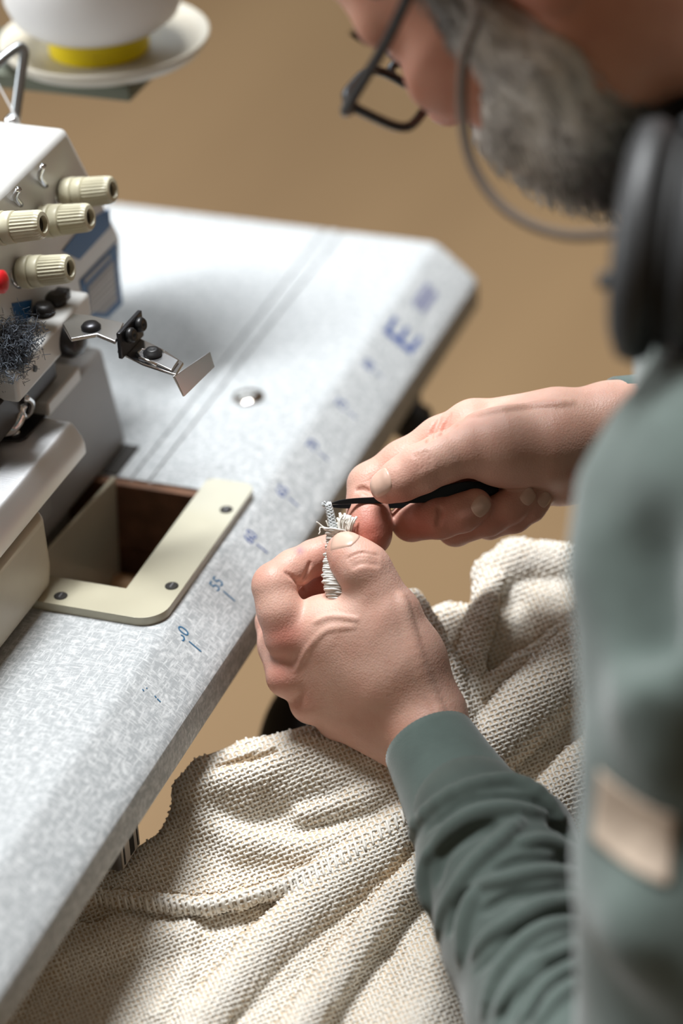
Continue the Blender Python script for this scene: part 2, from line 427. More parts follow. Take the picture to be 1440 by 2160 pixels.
# ------------------------------------------------------------------ L-shaped cream bed plate over the cut-out
plate = empty('bed_plate', (0.57, 0.045, tz), 'cream painted L-shaped metal plate screwed beside the table cut-out', 'plate')
def arc(cx, cy, r, a0, a1, n=8): return [(cx + r * math.cos(math.radians(a0 + (a1 - a0) * i / n)), cy + r * math.sin(math.radians(a0 + (a1 - a0) * i / n))) for i in range(n + 1)]
Lpoly = arc(0.516, 0.028, 0.015, 270, 180) + [(0.501, 0.1060), (0.5255, 0.1060), (0.5255, 0.0425), (0.6440, 0.0425)] + arc(0.6390, 0.0375, 0.005, 90, 0, 4)[1:] + arc(0.6365, 0.0205, 0.0075, 0, -90, 6)
Lpoly = Lpoly[::-1]
pm = MB().prism(Lpoly, 2, tz + 0.0001, tz + 0.0052).build('plate', M['cream'], plate, bev=0.0016, seg=3)
for px, py in ((477, 1075), (362, 1236), (128, 1257)):
    p = onZ(px, py, tz + 0.0053)
    h = MB().ring([(0.0037, -0.0006), (0.0037, 0.0002), (0.0031, 0.0005), (0.0020, 0.0006), (0.0002, 0.0006)], p, (0, 0, 1), 24).build('screw', M['hole_gap_dark'], plate, smooth=True)  # screw head with the dark of its recessed hole put into its colour
    MB().box((p[0] - 0.0020, p[1] - 0.0004, p[2] + 0.0003), (p[0] + 0.0020, p[1] + 0.0004, p[2] + 0.0008)).build('screw_slot', M['grey_metal'], h)
MB().box((0.6390, 0.0975, tz + 0.0001), (0.6720, 0.1073, tz + 0.0012)).build('dark_gap_strip', M['hole_gap_dark'], plate, bev=0.0004)  # flat black strip drawn in for the dark gap beside the machine base
# upright cream guard panel hanging in the cut-out
MB().hexa([(0.532, 0.1005, tz - 0.085), (0.629, 0.0985, tz - 0.085), (0.629, 0.1010, tz - 0.085), (0.532, 0.1030, tz - 0.085),
           (0.532, 0.1005, tz + 0.005), (0.631, 0.0945, tz + 0.005), (0.631, 0.0970, tz + 0.005), (0.532, 0.1030, tz + 0.005)]).build('guard_panel', M['cream'], plate, bev=0.0007, seg=2)
# ------------------------------------------------------------------ overlock machine
M['enamel'] = mat('white_enamel', (0.60, 0.60, 0.585), 0.32, var=0.05, vscale=14, coat=0.2)
M['greyenamel'] = mat('grey_enamel', (0.28, 0.275, 0.27), 0.4, var=0.08, vscale=14)
M['ivory'] = mat('ivory_plastic', (0.52, 0.49, 0.36), 0.36, var=0.08, vscale=60)
M['blue'] = mat('blue_print', (0.012, 0.105, 0.29), 0.45)
M['labelgrey'] = mat('label_grey', (0.36, 0.36, 0.37), 0.5)
M['chrome'] = mat('chrome', (0.75, 0.76, 0.78), 0.14, 1.0)
M['red'] = mat('red_plastic', (0.55, 0.01, 0.015), 0.35)
def brushed():
    m, nt, b = nodes('brushed_steel')
    b.inputs['Metallic'].default_value = 1.0; b.inputs['Roughness'].default_value = 0.46; b.inputs['Base Color'].default_value = (0.80, 0.81, 0.83, 1)
    tc = nt.nodes.new('ShaderNodeTexCoord'); mp = nt.nodes.new('ShaderNodeMapping'); mp.inputs['Scale'].default_value = (2500, 60, 60)
    n = nt.nodes.new('ShaderNodeTexNoise'); n.inputs['Scale'].default_value = 1
    nt.links.new(tc.outputs['Object'], mp.inputs['Vector']); nt.links.new(mp.outputs['Vector'], n.inputs['Vector'])
    bp = nt.nodes.new('ShaderNodeBump'); bp.inputs['Strength'].default_value = 0.18; bp.inputs['Distance'].default_value = 0.0004
    nt.links.new(n.outputs['Fac'], bp.inputs['Height']); nt.links.new(bp.outputs['Normal'], b.inputs['Normal'])
    return m
M['brushed'] = brushed()
mach = empty('overlock_machine', (0.55, 0.2, tz), 'white overlock sewing machine with cream tension knobs and steel bed', 'sewing machine')
YF = 0.120
# head: long box with a slanting end, printed front
hd = [(0.20, 0.835), (0.7155, 0.835), (0.7210, 0.862), (0.6665, 0.9545), (0.20, 0.9545)]
MB().prism([(x, z) for x, z in hd][::-1], 1, YF, 0.30).build('head', M['enamel'], mach, bev=0.004)
MB().prism([(0.62, tz + 0.0004), (0.7145, tz + 0.0004), (0.7155, 0.8348), (0.62, 0.8348)][::-1], 1, 0.145, 0.30).build('column', M['enamel'], mach, bev=0.003)
# lower body with slanting end wall
MB().prism([(0.44, tz + 0.0004), (0.6765, tz + 0.0004), (0.6565, 0.824), (0.44, 0.824)][::-1], 1, 0.1075, 0.144).build('lower_body', M['greyenamel'], mach, bev=0.003)
MB().box((0.5750, 0.1030, 0.8245), (0.6180, 0.1190, 0.8335)).build('ledge', M['enamel'], mach, bev=0.0015)
def quad_on(pts, y, th, name, material, parent):
    P = [onY(a, b, y) for a, b in pts]
    v = [tuple(p) for p in P] + [(p[0], p[1] + th, p[2]) for p in P]; n = len(P)
    f = [tuple(range(n)), tuple(range(n, 2 * n))[::-1]] + [(i, n + i, n + (i + 1) % n, (i + 1) % n) for i in range(n)]
    o = mesh_obj(name, v, f, material, parent, smooth=False)
    bmm = bmesh.new(); bmm.from_mesh(o.data); bmesh.ops.recalc_face_normals(bmm, faces=bmm.faces[:]); bmm.to_mesh(o.data); bmm.free()
    return o
YS = YF - 0.0006
quad_on([(231, 440), (233, 478), (168, 548), (132, 530), (180, 470)], YS, 0.0005, 'blue_band', M['blue'], mach)
st = quad_on([(169, 592), (246, 512), (259, 640), (228, 671), (184, 668)], YS, 0.0005, 'label_panel', M['blue'], mach)
quad_on([(186, 606), (240, 548), (248, 634), (222, 660), (190, 658)], YS - 0.0003, 0.0004, 'label_face', M['labelgrey'], st)
for i in range(4):
    a = i * 13
    quad_on([(190, 622 + a), (241, 570 + a), (242, 573 + a), (190, 626 + a)], YS - 0.0006, 0.0004, 'label_line', M['enamel'], st)
quad_on([(178, 590), (232, 536), (233, 545), (180, 599)], YS - 0.0004, 0.0004, 'label_line', M['labelgrey'], st)
quad_on([(26, 640), (68, 632), (64, 676), (36, 684)], YS, 0.0005, 'blue_band', M['blue'], mach)
# tension knobs
def knob(tip, base_y=0.0885):
    t = Vector(onY(tip[0], tip[1], base_y)); ax = Vector((0.03, -0.98, 0.20)).normalized()
    L_ = 0.036; o = t - ax * L_
    k = empty('tension_knob', o); k.parent = mach; k.matrix_parent_inverse = mach.matrix_world.inverted()
    MB().ring([(0.0080, 0.006), (0.0088, 0.0072), (0.0092, 0.0122), (0.0088, 0.0128), (0.0076, 0.0129)], o, ax, 40).build('collar', M['ivory'], k, smooth=True)
    MB().ring([(0.0076, 0.0129), (0.0086, 0.0136), (0.0088, 0.0140), (0.0087, 0.0186), (0.0084, 0.0192), (0.0074, 0.0193)], o, ax, 40).build('sleeve', M['ivory'], k, smooth=True)
    MB().ring([(0.0074, 0.0193), (0.0083, 0.0201), (0.0079, 0.0325), (0.0076, 0.0345), (0.0066, 0.0357), (0.0046, 0.0360), (0.0043, 0.0352), (0.0042, 0.029), (0.0004, 0.0288)], o, ax, 56, rib=(1, 3, 0.06)).build('ribbed_cap', M['ivory'], k, smooth=True, sharpen=28)
    MB().ring([(0.0041, 0.0289), (0.0040, 0.0335), (0.0014, 0.0337), (0.0003, 0.0337)], o, ax, 16).build('screw_end', M['black'], k, smooth=True)
    for h in (0.001, 0.0035): MB().ring([(0.0070, h), (0.0086, h + 0.0006), (0.0070, h + 0.0013)], o, ax, 32).build('tension_disc', M['chrome'], k, smooth=True)
    MB().ring([(0.0040, -0.008), (0.0040, 0.007)], o, ax, 16).build('spring_post', M['darkmetal'], k, smooth=True)
    return k
for tip in ((239, 400), (191, 458), (92, 473), (149, 566)): knob(tip)
# little wire thread guides on the front
for a, b, c in (((92, 348), (84, 372), (96, 392)), ((40, 398), (32, 415), (44, 432))):
    P3 = [onY(*p, y) for p, y in ((a, 0.112), (b, 0.116), (c, 0.119))]
    MB().tube(spline(P3, 9), 0.0016, 8).build('thread_guide', M['chrome'], mach, smooth=True)
c0 = onY(-22, 596, 0.098); MB().ring([(0.0055, 0), (0.0062, 0.002), (0.0060, 0.008), (0.0035, 0.0095)], c0, (0, -1, 0.2), 20).build('red_button', M['red'], mach, smooth=True)
# steel bed with rolled front edge
prof = [(0.200, 0.8250), (0.0915, 0.8250), (0.0898, 0.8247), (0.0884, 0.8238), (0.0872, 0.8222), (0.0835, 0.8165), (0.0822, 0.8125), (0.0820, 0.8060), (0.0836, 0.8058), (0.0838, 0.8110), (0.0850, 0.8155), (0.0872, 0.8195), (0.0895, 0.8215), (0.0915, 0.8222), (0.200, 0.8222)]
b_ = MB().prism(prof, 0, 0.30, 0.5735).build('steel_bed', M['brushed'], mach, smooth=True, sharpen=35); bevel(b_, 0.0008, 2)
need = []
ZB = 0.8252
nd = [onZ(*p, ZB) for p in ((98, 880), (55, 926), (43, 931), (0, 931))]
nd += [np.array([nd[-1][0], 0.19, ZB]), np.array([nd[0][0], 0.19, ZB])]
n_ = len(nd); v = [tuple(p) for p in nd] + [(p[0], p[1], p[2] + 0.0012) for p in nd]
MB().add(v, [tuple(range(n_)), tuple(range(n_, 2 * n_))[::-1]] + [(i, n_ + i, n_ + (i + 1) % n_, (i + 1) % n_) for i in range(n_)]).build('needle_plate', M['darkmetal'], mach)
# presser foot, feed parts and screws above the needle plate
MB().tube(spline([onZ(*p, z) for p, z in (((-10, 905), .833), ((25, 897), .834), ((40, 872), .838), ((48, 852), .843))], 14), [0.0052] * 5 + [0.0045] * 5 + [0.0028] * 4, 10).build('presser_foot', M['chrome'], mach, smooth=True)
MB().tube(spline([onZ(*p, z) for p, z in (((42, 884), .832), ((60, 872), .834), ((66, 850), .842), ((52, 838), .850))], 14), 0.0021, 8).build('feed_hook', M['chrome'], mach, smooth=True)
MB().ring([(0.0075, 0), (0.0078, 0.003), (0.006, 0.0045), (0.003, 0.0035), (0.0005, 0.0035)], onZ(2, 868, .838), (0, -0.3, 1), 24).build('foot_screw', M['chrome'], mach, smooth=True)
MB().ring([(0.0036, 0), (0.0038, 0.0012), (0.002, 0.0020), (0.0003, 0.0021)], onZ(28, 914, ZB + 0.001), (0, 0, 1), 18).build('plate_screw', M['chrome'], mach, smooth=True)
MB().box((0.515, 0.125, 0.8265), (0.5600, 0.160, 0.850)).build('feed_block', M['darkmetal'], mach, bev=0.002)
# cream cover below the bed
MB().prism([(0.083, 0.7525), (0.0805, 0.7700), (0.0815, 0.8050), (0.20, 0.8050), (0.20, 0.7525)][::-1], 0, 0.36, 0.5195).build('front_cover', mat('beige_cover', (0.50, 0.435, 0.325), 0.4, var=0.04), mach, bev=0.0075, seg=5)
MB().prism([(0.5210, 0.772), (0.5345, 0.760), (0.5215, 0.7605)], 1, 0.0950, 0.0990).build('cover_catch', M['black'], mach)
MB().box((0.522, 0.1000, 0.772), (0.560, 0.1060, 0.818)).build('inner_panel', M['greyenamel'], mach, bev=0.002)
# horizontal beam with the guide arm
MB().box((0.535, 0.0985, 0.8560), (0.6300, 0.1185, 0.8745)).build('beam', M['enamel'], mach, bev=0.0022)
MB().ring([(0.0018, 0), (0.0018, 0.0008)], (0.5560, 0.0983, 0.866), (0, -1, 0), 14).build('beam_hole', M['black'], mach)
for px, py in ((118, 640), (92, 662)):
    p = onZ(px, py, 0.8746); MB().ring([(0.0060, 0), (0.0062, 0.0035), (0.0045, 0.006), (0.0015, 0.0058)], p, (0.05, -0.1, 1), 14).build('beam_screw', M['black'], mach, smooth=True)
for p in ((132, 628),):
    q = onZ(*p, 0.8746); MB().box((q[0] - 0.003, q[1] - 0.004, 0.8746), (q[0] + 0.003, q[1] + 0.004, 0.8800)).build('beam_nut', M['black'], mach, bev=0.001)
GD = 1.515
def G(px, py, d=GD): return W(px, py, d)
arm = empty('edge_guide', G(190, 690)); arm.parent = mach; arm.matrix_parent_inverse = mach.matrix_world.inverted()
def slab(pts, th, name, material, parent, nrm=(0, 0, 1), bev_=0.0006):
    n = np.array(nrm, float); n /= np.linalg.norm(n); m_ = len(pts)
    v = [tuple(np.array(p)) for p in pts] + [tuple(np.array(p) + n * th) for p in pts]
    o = MB().add(v, [tuple(range(m_))[::-1], tuple(range(m_, 2 * m_))] + [(i, (i + 1) % m_, m_ + (i + 1) % m_, m_ + i) for i in range(m_)]).build(name, material, parent)
    bmm = bmesh.new(); bmm.from_mesh(o.data); bmesh.ops.recalc_face_normals(bmm, faces=bmm.faces[:]); bmm.to_mesh(o.data); bmm.free()
    if bev_: bevel(o, bev_, 2); o.data.polygons.foreach_set('use_smooth', [True] * len(o.data.polygons)); sharp(o, 30)
    return o
z1 = G(190, 690)[2]
def GZ(px, py, dz=0.0): return onZ(px, py, z1 + dz)
MB().ring([(0.010, -0.004), (0.0108, 0.001), (0.0085, 0.006), (0.004, 0.007)], onY(148, 715, 0.097), (0, -1, 0.15), 20).build('pivot_boss', M['darkmetal'], arm, smooth=True)
slab([GZ(132, 690), (GZ(155, 668)), GZ(192, 672), GZ(262, 688), GZ(244, 728), GZ(205, 712), GZ(150, 722)], 0.0022, 'bracket', M['steel'], arm)
MB().ring([(0.0052, 0), (0.0054, 0.0012), (0.0040, 0.0028), (0.0012, 0.0034)], GZ(192, 692, 0.0022), (0, 0, 1), 20).build('bracket_screw', M['darkmetal'], arm, smooth=True)
e0 = GZ(246, 722); e1 = GZ(292, 672)
dv = (np.array(e1) - np.array(e0)); dv /= np.linalg.norm(dv); ov = np.array([dv[1], -dv[0], 0]); ov = ov if ov[1] < 0 else -ov
slab([e0 + np.array([0, 0, -0.010]), e1 + np.array([0, 0, -0.010]), e1 + np.array([0, 0, 0.0055]), e0 + np.array([0, 0, 0.0055])], 0.0026, 'clamp_block', M['darkmetal'], arm, nrm=ov)
for f in (0.30, 0.74):
    p = e0 + (np.array(e1) - np.array(e0)) * f + ov * 0.0026 + np.array([0, 0, 0.0002])
    MB().ring([(0.0040, 0), (0.0041, 0.0030), (0.0032, 0.0042), (0.0016, 0.0040), (0.0004, 0.003)], p, ov + np.array([0, 0, 0.25]), 20).build('clamp_screw', M['black'], arm, smooth=True)
z2 = z1 - 0.0115
def G2(px, py, dz=0.0): return onZ(px, py, z2 + dz)
slab([G2(247, 745), G2(283, 712), G2(345, 742), G2(388, 770), G2(372, 796), G2(300, 772)], 0.0016, 'slotted_plate', M['chrome'], arm)
slab([G2(290, 752, 0.0018), G2(318, 732, 0.0018), G2(378, 764, 0.0018), G2(362, 786, 0.0018)], 0.0014, 'slide_plate', M['steel'], arm)
MB().ring([(0.0050, 0), (0.0052, 0.0016), (0.0036, 0.0018), (0.0034, 0.0034), (0.0015, 0.0035), (0.0003, 0.003)], G2(322, 748, 0.0034), (0, 0, 1), 20).build('slide_screw', M['black'], arm, smooth=True)
MB().tube([np.array(G2(*p, 0.0036)) for p in ((345, 741), (300, 737), (289, 745), (295, 753), (330, 770))], 0.0008, 8).build('slot_rim', M['chrome'], arm, smooth=True)
z3 = z2 - 0.001
b0 = onZ(372, 795, z3); b1 = onZ(440, 748, z3); h_ = np.array([0, 0, 0.0105])
tl_ = np.array([0.001, -0.0045, 0])
slab([b0 - h_ * 0.98 + (b0 - b1) * 0.12 + tl_, b1 - h_ * 0.72 + tl_ * 0.4, b1 + h_ * 0.15, b0 + h_ * 0.18 + (b0 - b1) * 0.12], 0.0010, 'guide_blade', M['steel'], arm, nrm=(0.3, -0.9, 0.1), bev_=0.0003)
# blue-grey lint caught around the looper parts
random.seed(5); fz = MB()
for i in range(1900):
    cx, cy = random.choice(((20, 700), (8, 740), (45, 735), (60, 705), (0, 780), (30, 765))); p = np.array(W(cx + random.gauss(0, 16), cy + random.gauss(0, 18), 1.50 + random.gauss(0, .006)))
    d1 = np.array([random.gauss(0, 1) for _ in range(3)]) * 0.0013; d2 = np.array([random.gauss(0, 1) for _ in range(3)]) * 0.0018
    fz.tube([p, p + d1, p + d1 + d2], 0.00018, 3)
fz.build('lint', mat('lint', (0.11, 0.13, 0.16), 0.95), mach, kind='stuff')
for i, (cx, cy, r_) in enumerate(((15, 705, 14), (2, 745, 16), (50, 728, 10), (66, 700, 8), (8, 790, 9))):
    p = W(cx, cy, 1.505); rr = r_ * 1.505 / 6000
    MB().ring([(rr * 0.5, -rr), (rr, -rr * 0.5), (rr * 1.05, 0.2 * rr), (rr * 0.7, rr * 0.9), (rr * 0.2, rr)], p, (0.3, -0.8, 0.4), 12).build('looper_part', [M['darkmetal'], M['steel']][i % 2], mach, smooth=True)
MB().box((0.50, 0.108, 0.835), (0.60, 0.119, 0.858)).build('looper_guard', M['darkmetal'], mach, bev=0.002)
# bent rod on top of the head
tp = [W(-60, 190, 1.60), W(0, 128, 1.605), W(38, 100, 1.61), W(50, 108, 1.612), W(48, 135, 1.612), W(30, 262, 1.612)]
MB().tube(spline(tp, 30), 0.0030, 12).build('thread_rod', mat('grey_wire', (0.36, 0.38, 0.39), 0.3, 1.0), mach, smooth=True)
MB().ring([(0.0042, 0), (0.0044, 0.003), (0.003, 0.005), (0.001, 0.0055)], W(26, 262, 1.611), (0, 0, 1), 16).build('rod_nut', M['chrome'], mach, smooth=True)
th = MB().tube(spline([W(-40, 110, 1.60), W(-4, 178, 1.60), W(42, 262, 1.60)], 8), 0.0005, 6).build('sewing_thread', mat('white_thread', (0.75, 0.75, 0.75), 0.7), None, smooth=True, label='white thread running down to the sewing machine top', cat='thread')

# ------------------------------------------------------------------ thread stand and cones
M['discwhite'] = mat('cream_plastic_disc', (0.50, 0.46, 0.38), 0.45, var=0.04)
M['yellow'] = mat('yellow_plastic', (0.85, 0.66, 0.0), 0.4)
M['cone'] = mat('white_thread_cone', (0.80, 0.80, 0.80), 0.6, bump=0.1, bscale=400)
M['olive'] = mat('olive_metal', (0.10, 0.11, 0.075), 0.5)
dc = W(221, 88, 1.70); dc2 = W(-225, 52, 1.74)
stand = empty('thread_stand', (0.82, 0.42, tz), 'thread stand bar beside the sewing machine, carrying cream discs', 'thread stand')
MB().box((dc[0] - 0.044, dc[1] - 0.034, dc[2] - 0.0165), (dc[0] + 0.020, 0.46, dc[2] - 0.007)).build('bar', M['olive'], stand, bev=0.001)
MB().tube([(dc[0], 0.45, tz), (dc[0], 0.45, dc[2] - 0.007)], 0.007, 16).build('post', M['steel'], stand, smooth=True)
for c in (dc, dc2 * np.array([1, 1, 0]) + np.array([0, 0, dc[2]])):
    d_ = MB().ring([(0.002, -0.004), (0.030, -0.006), (0.058, -0.004), (0.0625, 0.002), (0.0632, 0.0045), (0.0618, 0.0052), (0.055, 0.0000), (0.030, -0.0025), (0.002, -0.0025)], c, (0, 0, 1), 56).build('disc', M['discwhite'], stand, smooth=True)
def cone_spool(c, label):
    r = empty('thread_cone', c, label, 'thread cone', 'thread cones on the stand')
    MB().ring([(0.0275, -0.0020), (0.0300, -0.0015), (0.0300, 0.0115), (0.0280, 0.0125)], c, (0, 0, 1), 40).build('cone_core', M['yellow'], r, smooth=True, sharpen=40)
    MB().ring([(0.027, 0.0120), (0.0400, 0.0150), (0.0490, 0.0220), (0.0535, 0.0330), (0.0540, 0.0500), (0.0470, 0.1000), (0.0380, 0.1500), (0.0200, 0.1520)], c, (0, 0, 1), 56).build('thread_winding', M['cone'], r, smooth=True)
    MB().ring([(0.012, 0.150), (0.010, 0.170), (0.006, 0.171)], c, (0, 0, 1), 24).build('cone_tip', M['yellow'], r, smooth=True)
cone_spool(dc + np.array([-0.006, 0.001, 0.0]), 'white thread cone on a yellow core standing on the cream disc')
# ------------------------------------------------------------------ person: skin
def skin_material():
    m, nt, b = nodes('skin')
    at = nt.nodes.new('ShaderNodeAttribute'); at.attribute_name = 'tint'
    tc = nt.nodes.new('ShaderNodeTexCoord')
    n = nt.nodes.new('ShaderNodeTexNoise'); n.inputs['Scale'].default_value = 55; n.inputs['Detail'].default_value = 7
    nt.links.new(tc.outputs['Object'], n.inputs['Vector'])
    mx = nt.nodes.new('ShaderNodeMix'); mx.data_type = 'RGBA'; mx.blend_type = 'MULTIPLY'
    r = nt.nodes.new('ShaderNodeValToRGB'); r.color_ramp.elements[0].position = 0.25; r.color_ramp.elements[1].position = 0.75
    r.color_ramp.elements[0].color = (0.84, 0.70, 0.67, 1); r.color_ramp.elements[1].color = (1.0, 1.0, 1.0, 1)
    nt.links.new(n.outputs['Fac'], r.inputs['Fac']); mx.inputs[0].default_value = 0.8
    nt.links.new(at.outputs['Color'], mx.inputs[6]); nt.links.new(r.outputs['Color'], mx.inputs[7])
    nt.links.new(mx.outputs[2], b.inputs['Base Color'])
    b.inputs['Roughness'].default_value = 0.48; b.inputs['Specular IOR Level'].default_value = 0.4
    b.inputs['Subsurface Weight'].default_value = 0.25; b.inputs['Subsurface Radius'].default_value = (1.0, 0.35, 0.2); b.inputs['Subsurface Scale'].default_value = 0.004
    v = nt.nodes.new('ShaderNodeTexVoronoi'); v.inputs['Scale'].default_value = 900
    n2 = nt.nodes.new('ShaderNodeTexNoise'); n2.inputs['Scale'].default_value = 350; n2.inputs['Detail'].default_value = 6
    nt.links.new(tc.outputs['Object'], v.inputs['Vector']); nt.links.new(tc.outputs['Object'], n2.inputs['Vector'])
    ad = nt.nodes.new('ShaderNodeMath'); ad.operation = 'ADD'
    nt.links.new(v.outputs['Distance'], ad.inputs[0]); nt.links.new(n2.outputs['Fac'], ad.inputs[1])
    bp = nt.nodes.new('ShaderNodeBump'); bp.inputs['Strength'].default_value = 0.22; bp.inputs['Distance'].default_value = 0.0006
    nt.links.new(ad.outputs[0], bp.inputs['Height']); nt.links.new(bp.outputs['Normal'], b.inputs['Normal'])
    return m
M['skin'] = skin_material()
M['nail'] = mat('nail', (0.70, 0.47, 0.37), 0.28, var=0.06, vscale=150, spec=0.6)
SKIN = np.array([0.74, 0.48, 0.385]); RED = np.array([0.52, 0.125, 0.085]); BROWN = np.array([0.40, 0.20, 0.125]); PALE = np.array([0.80, 0.56, 0.46]); BLUE = np.array([0.30, 0.22, 0.30])
def tint(P, spots, base=SKIN):
    """skin colour in soft spots: redder knuckles and fingertips, browner wrist and neck"""
    C = np.tile(base, (len(P), 1))
    for c, rad, col, s in spots:
        d = (P - np.array(c, float)) / np.array(rad if hasattr(rad, '__len__') else (rad,) * 3, float)
        w = s * np.exp(-(d ** 2).sum(1)); C = C * (1 - w[:, None]) + w[:, None] * col
    return C
def nail(F, ref, c, along, normal, length, width, parent=None, lift=2.0, name='fingernail'):
    a = np.array(along, float); n = np.array(normal, float); n /= np.linalg.norm(n); a -= n * (a @ n); a /= np.linalg.norm(a); b = np.cross(n, a)
    NU, NV = 13, 11; pts = []; U_, V_ = np.meshgrid(np.linspace(-1, 1, NU), np.linspace(-1, 1, NV), indexing='ij')
    # squarish rounded outline: map the square to a superellipse
    uu = U_ * np.sqrt(np.maximum(0, 1 - 0.42 * V_ ** 2)); vv = V_ * np.sqrt(np.maximum(0, 1 - 0.30 * U_ ** 2))
    base = np.array(c, float) + (uu * length / 2)[..., None] * a + (vv * width / 2)[..., None] * b
    flat = base.reshape(-1, 3); t = np.full(len(flat), 45.0); done = np.zeros(len(flat), bool)
    for _ in range(60):
        d = F.sample(flat + t[:, None] * n); t = np.where(d > 0.15, t - np.clip(d * 0.7, 0, 4), t)
    edge = 1 - np.maximum(np.abs(U_), np.abs(V_)).reshape(-1) ** 4
    tip = np.where(U_.reshape(-1) > 0.6, 1.2, 0)
    top = flat + (t + 0.3 + lift * edge + tip)[:, None] * n
    low = flat + (t - 3.0)[:, None] * n
    V = np.vstack([top, low]); N = NU * NV; fs = []
    for i in range(NU - 1):
        for j in range(NV - 1):
            q = (i * NV + j, (i + 1) * NV + j, (i + 1) * NV + j + 1, i * NV + j + 1); fs.append(q)
    rim = [i * NV for i in range(NU)] + [(NU - 1) * NV + j for j in range(1, NV)] + [i * NV + NV - 1 for i in range(NU - 2, -1, -1)] + [j for j in range(NV - 2, 0, -1)]
    for p, q in zip(rim, rim[1:] + rim[:1]): fs.append((p, N + p, N + q, q))
    return Warr(V, ref), fs

def on_skin(F, pts, k, sink=0.45, sub=False, n=16):
    xy = spline([(p[0], p[1]) for p in pts], n); rr = np.interp(np.linspace(0, 1, n), np.linspace(0, 1, len(pts)), [p[2] for p in pts])
    z = F.front(xy)
    P = [(x, y, zz - r * sink, r) for (x, y), zz, r in zip(xy, z, rr) if not np.isnan(zz)]
    if len(P) > 1: F.chain(P, k=k, sub=sub)
# ---- left hand: pinches the cord between thumb and forefinger, back of the hand to the camera
REF_L = 1.487
L = Field((505, 1085, -300), (1130, 1760, 190), 3.5)
# wrist and forearm
L.chain([(966, 1678, 140, 78), (930, 1610, 75, 80), (908, 1562, 28, 80)], k=20)
L.cone((925, 1598, 50), (898, 1543, -2), 80, 78, 30)
# back of the hand
L.cone((890, 1520, -20), (640, 1372, -38), 70, 52, 40)
L.cone((885, 1545, -25), (634, 1432, -48), 68, 46, 40)
L.cone((880, 1562, -35), (668, 1482, -66), 62, 40, 40)
L.cone((875, 1575, -45), (722, 1522, -92), 56, 36, 40)
L.cone((860, 1480, -30), (700, 1345, -40), 72, 58, 45)
L.cone((800, 1420, -25), (690, 1330, -30), 66, 48, 45)
# knuckles
L.ell((602, 1344, -12), (40, 42, 36), k=26); L.ell((604, 1428, -26), (38, 36, 34), k=24); L.ell((650, 1487, -52), (36, 33, 34), k=24); L.ell((706, 1524, -82), (34, 30, 32), k=24)
# thumb: metacarpal, first and last phalanx
L.chain([(905, 1500, 10, 76), (858, 1385, 12, 68), (826, 1298, 18, 58)], k=34)
L.chain([(826, 1298, 18, 57), (790, 1236, 26, 52), (762, 1199, 28, 53), (740, 1175, 18, 47), (727, 1160, 8, 38)], k=16)
L.ell((768, 1196, 34), (54, 46, 46), k=20)
# web between thumb and forefinger
L.cone((690, 1312, -28), (800, 1322, -8), 48, 56, 40)
L.cone((668, 1322, -30), (760, 1330, -10), 50, 54, 40)
L.cone((785, 1296, 18), (815, 1310, 26), 48, 56, 45); L.cone((735, 1326, 2), (850, 1400, 10), 60, 76, 50); L.cone((680, 1345, -22), (800, 1440, -8), 58, 70, 50)
# forefinger
L.chain([(606, 1342, -14, 47), (590, 1290, -8, 45), (576, 1238, -14, 46)], k=18)
L.chain([(580, 1228, -20, 44), (618, 1200, -44, 40), (662, 1176, -70, 38)], k=12)
L.chain([(662, 1178, -72, 38), (690, 1166, -70, 36), (716, 1152, -60, 32)], k=10)
# middle finger, curled behind
L.chain([(604, 1428, -40, 42), (588, 1362, -96, 42), (578, 1312, -128, 40)], k=16)
L.chain([(580, 1312, -130, 39), (640, 1268, -138, 36), (690, 1240, -118, 34), (722, 1222, -98, 30)], k=10)
# ring and little finger, hidden behind the palm
L.chain([(655, 1488, -70, 38), (630, 1420, -150, 38), (635, 1370, -182, 36), (700, 1330, -178, 33), (745, 1310, -150, 29)], k=12)
L.chain([(712, 1525, -98, 34), (690, 1465, -170, 32), (700, 1420, -190, 30), (760, 1390, -175, 28)], k=12)
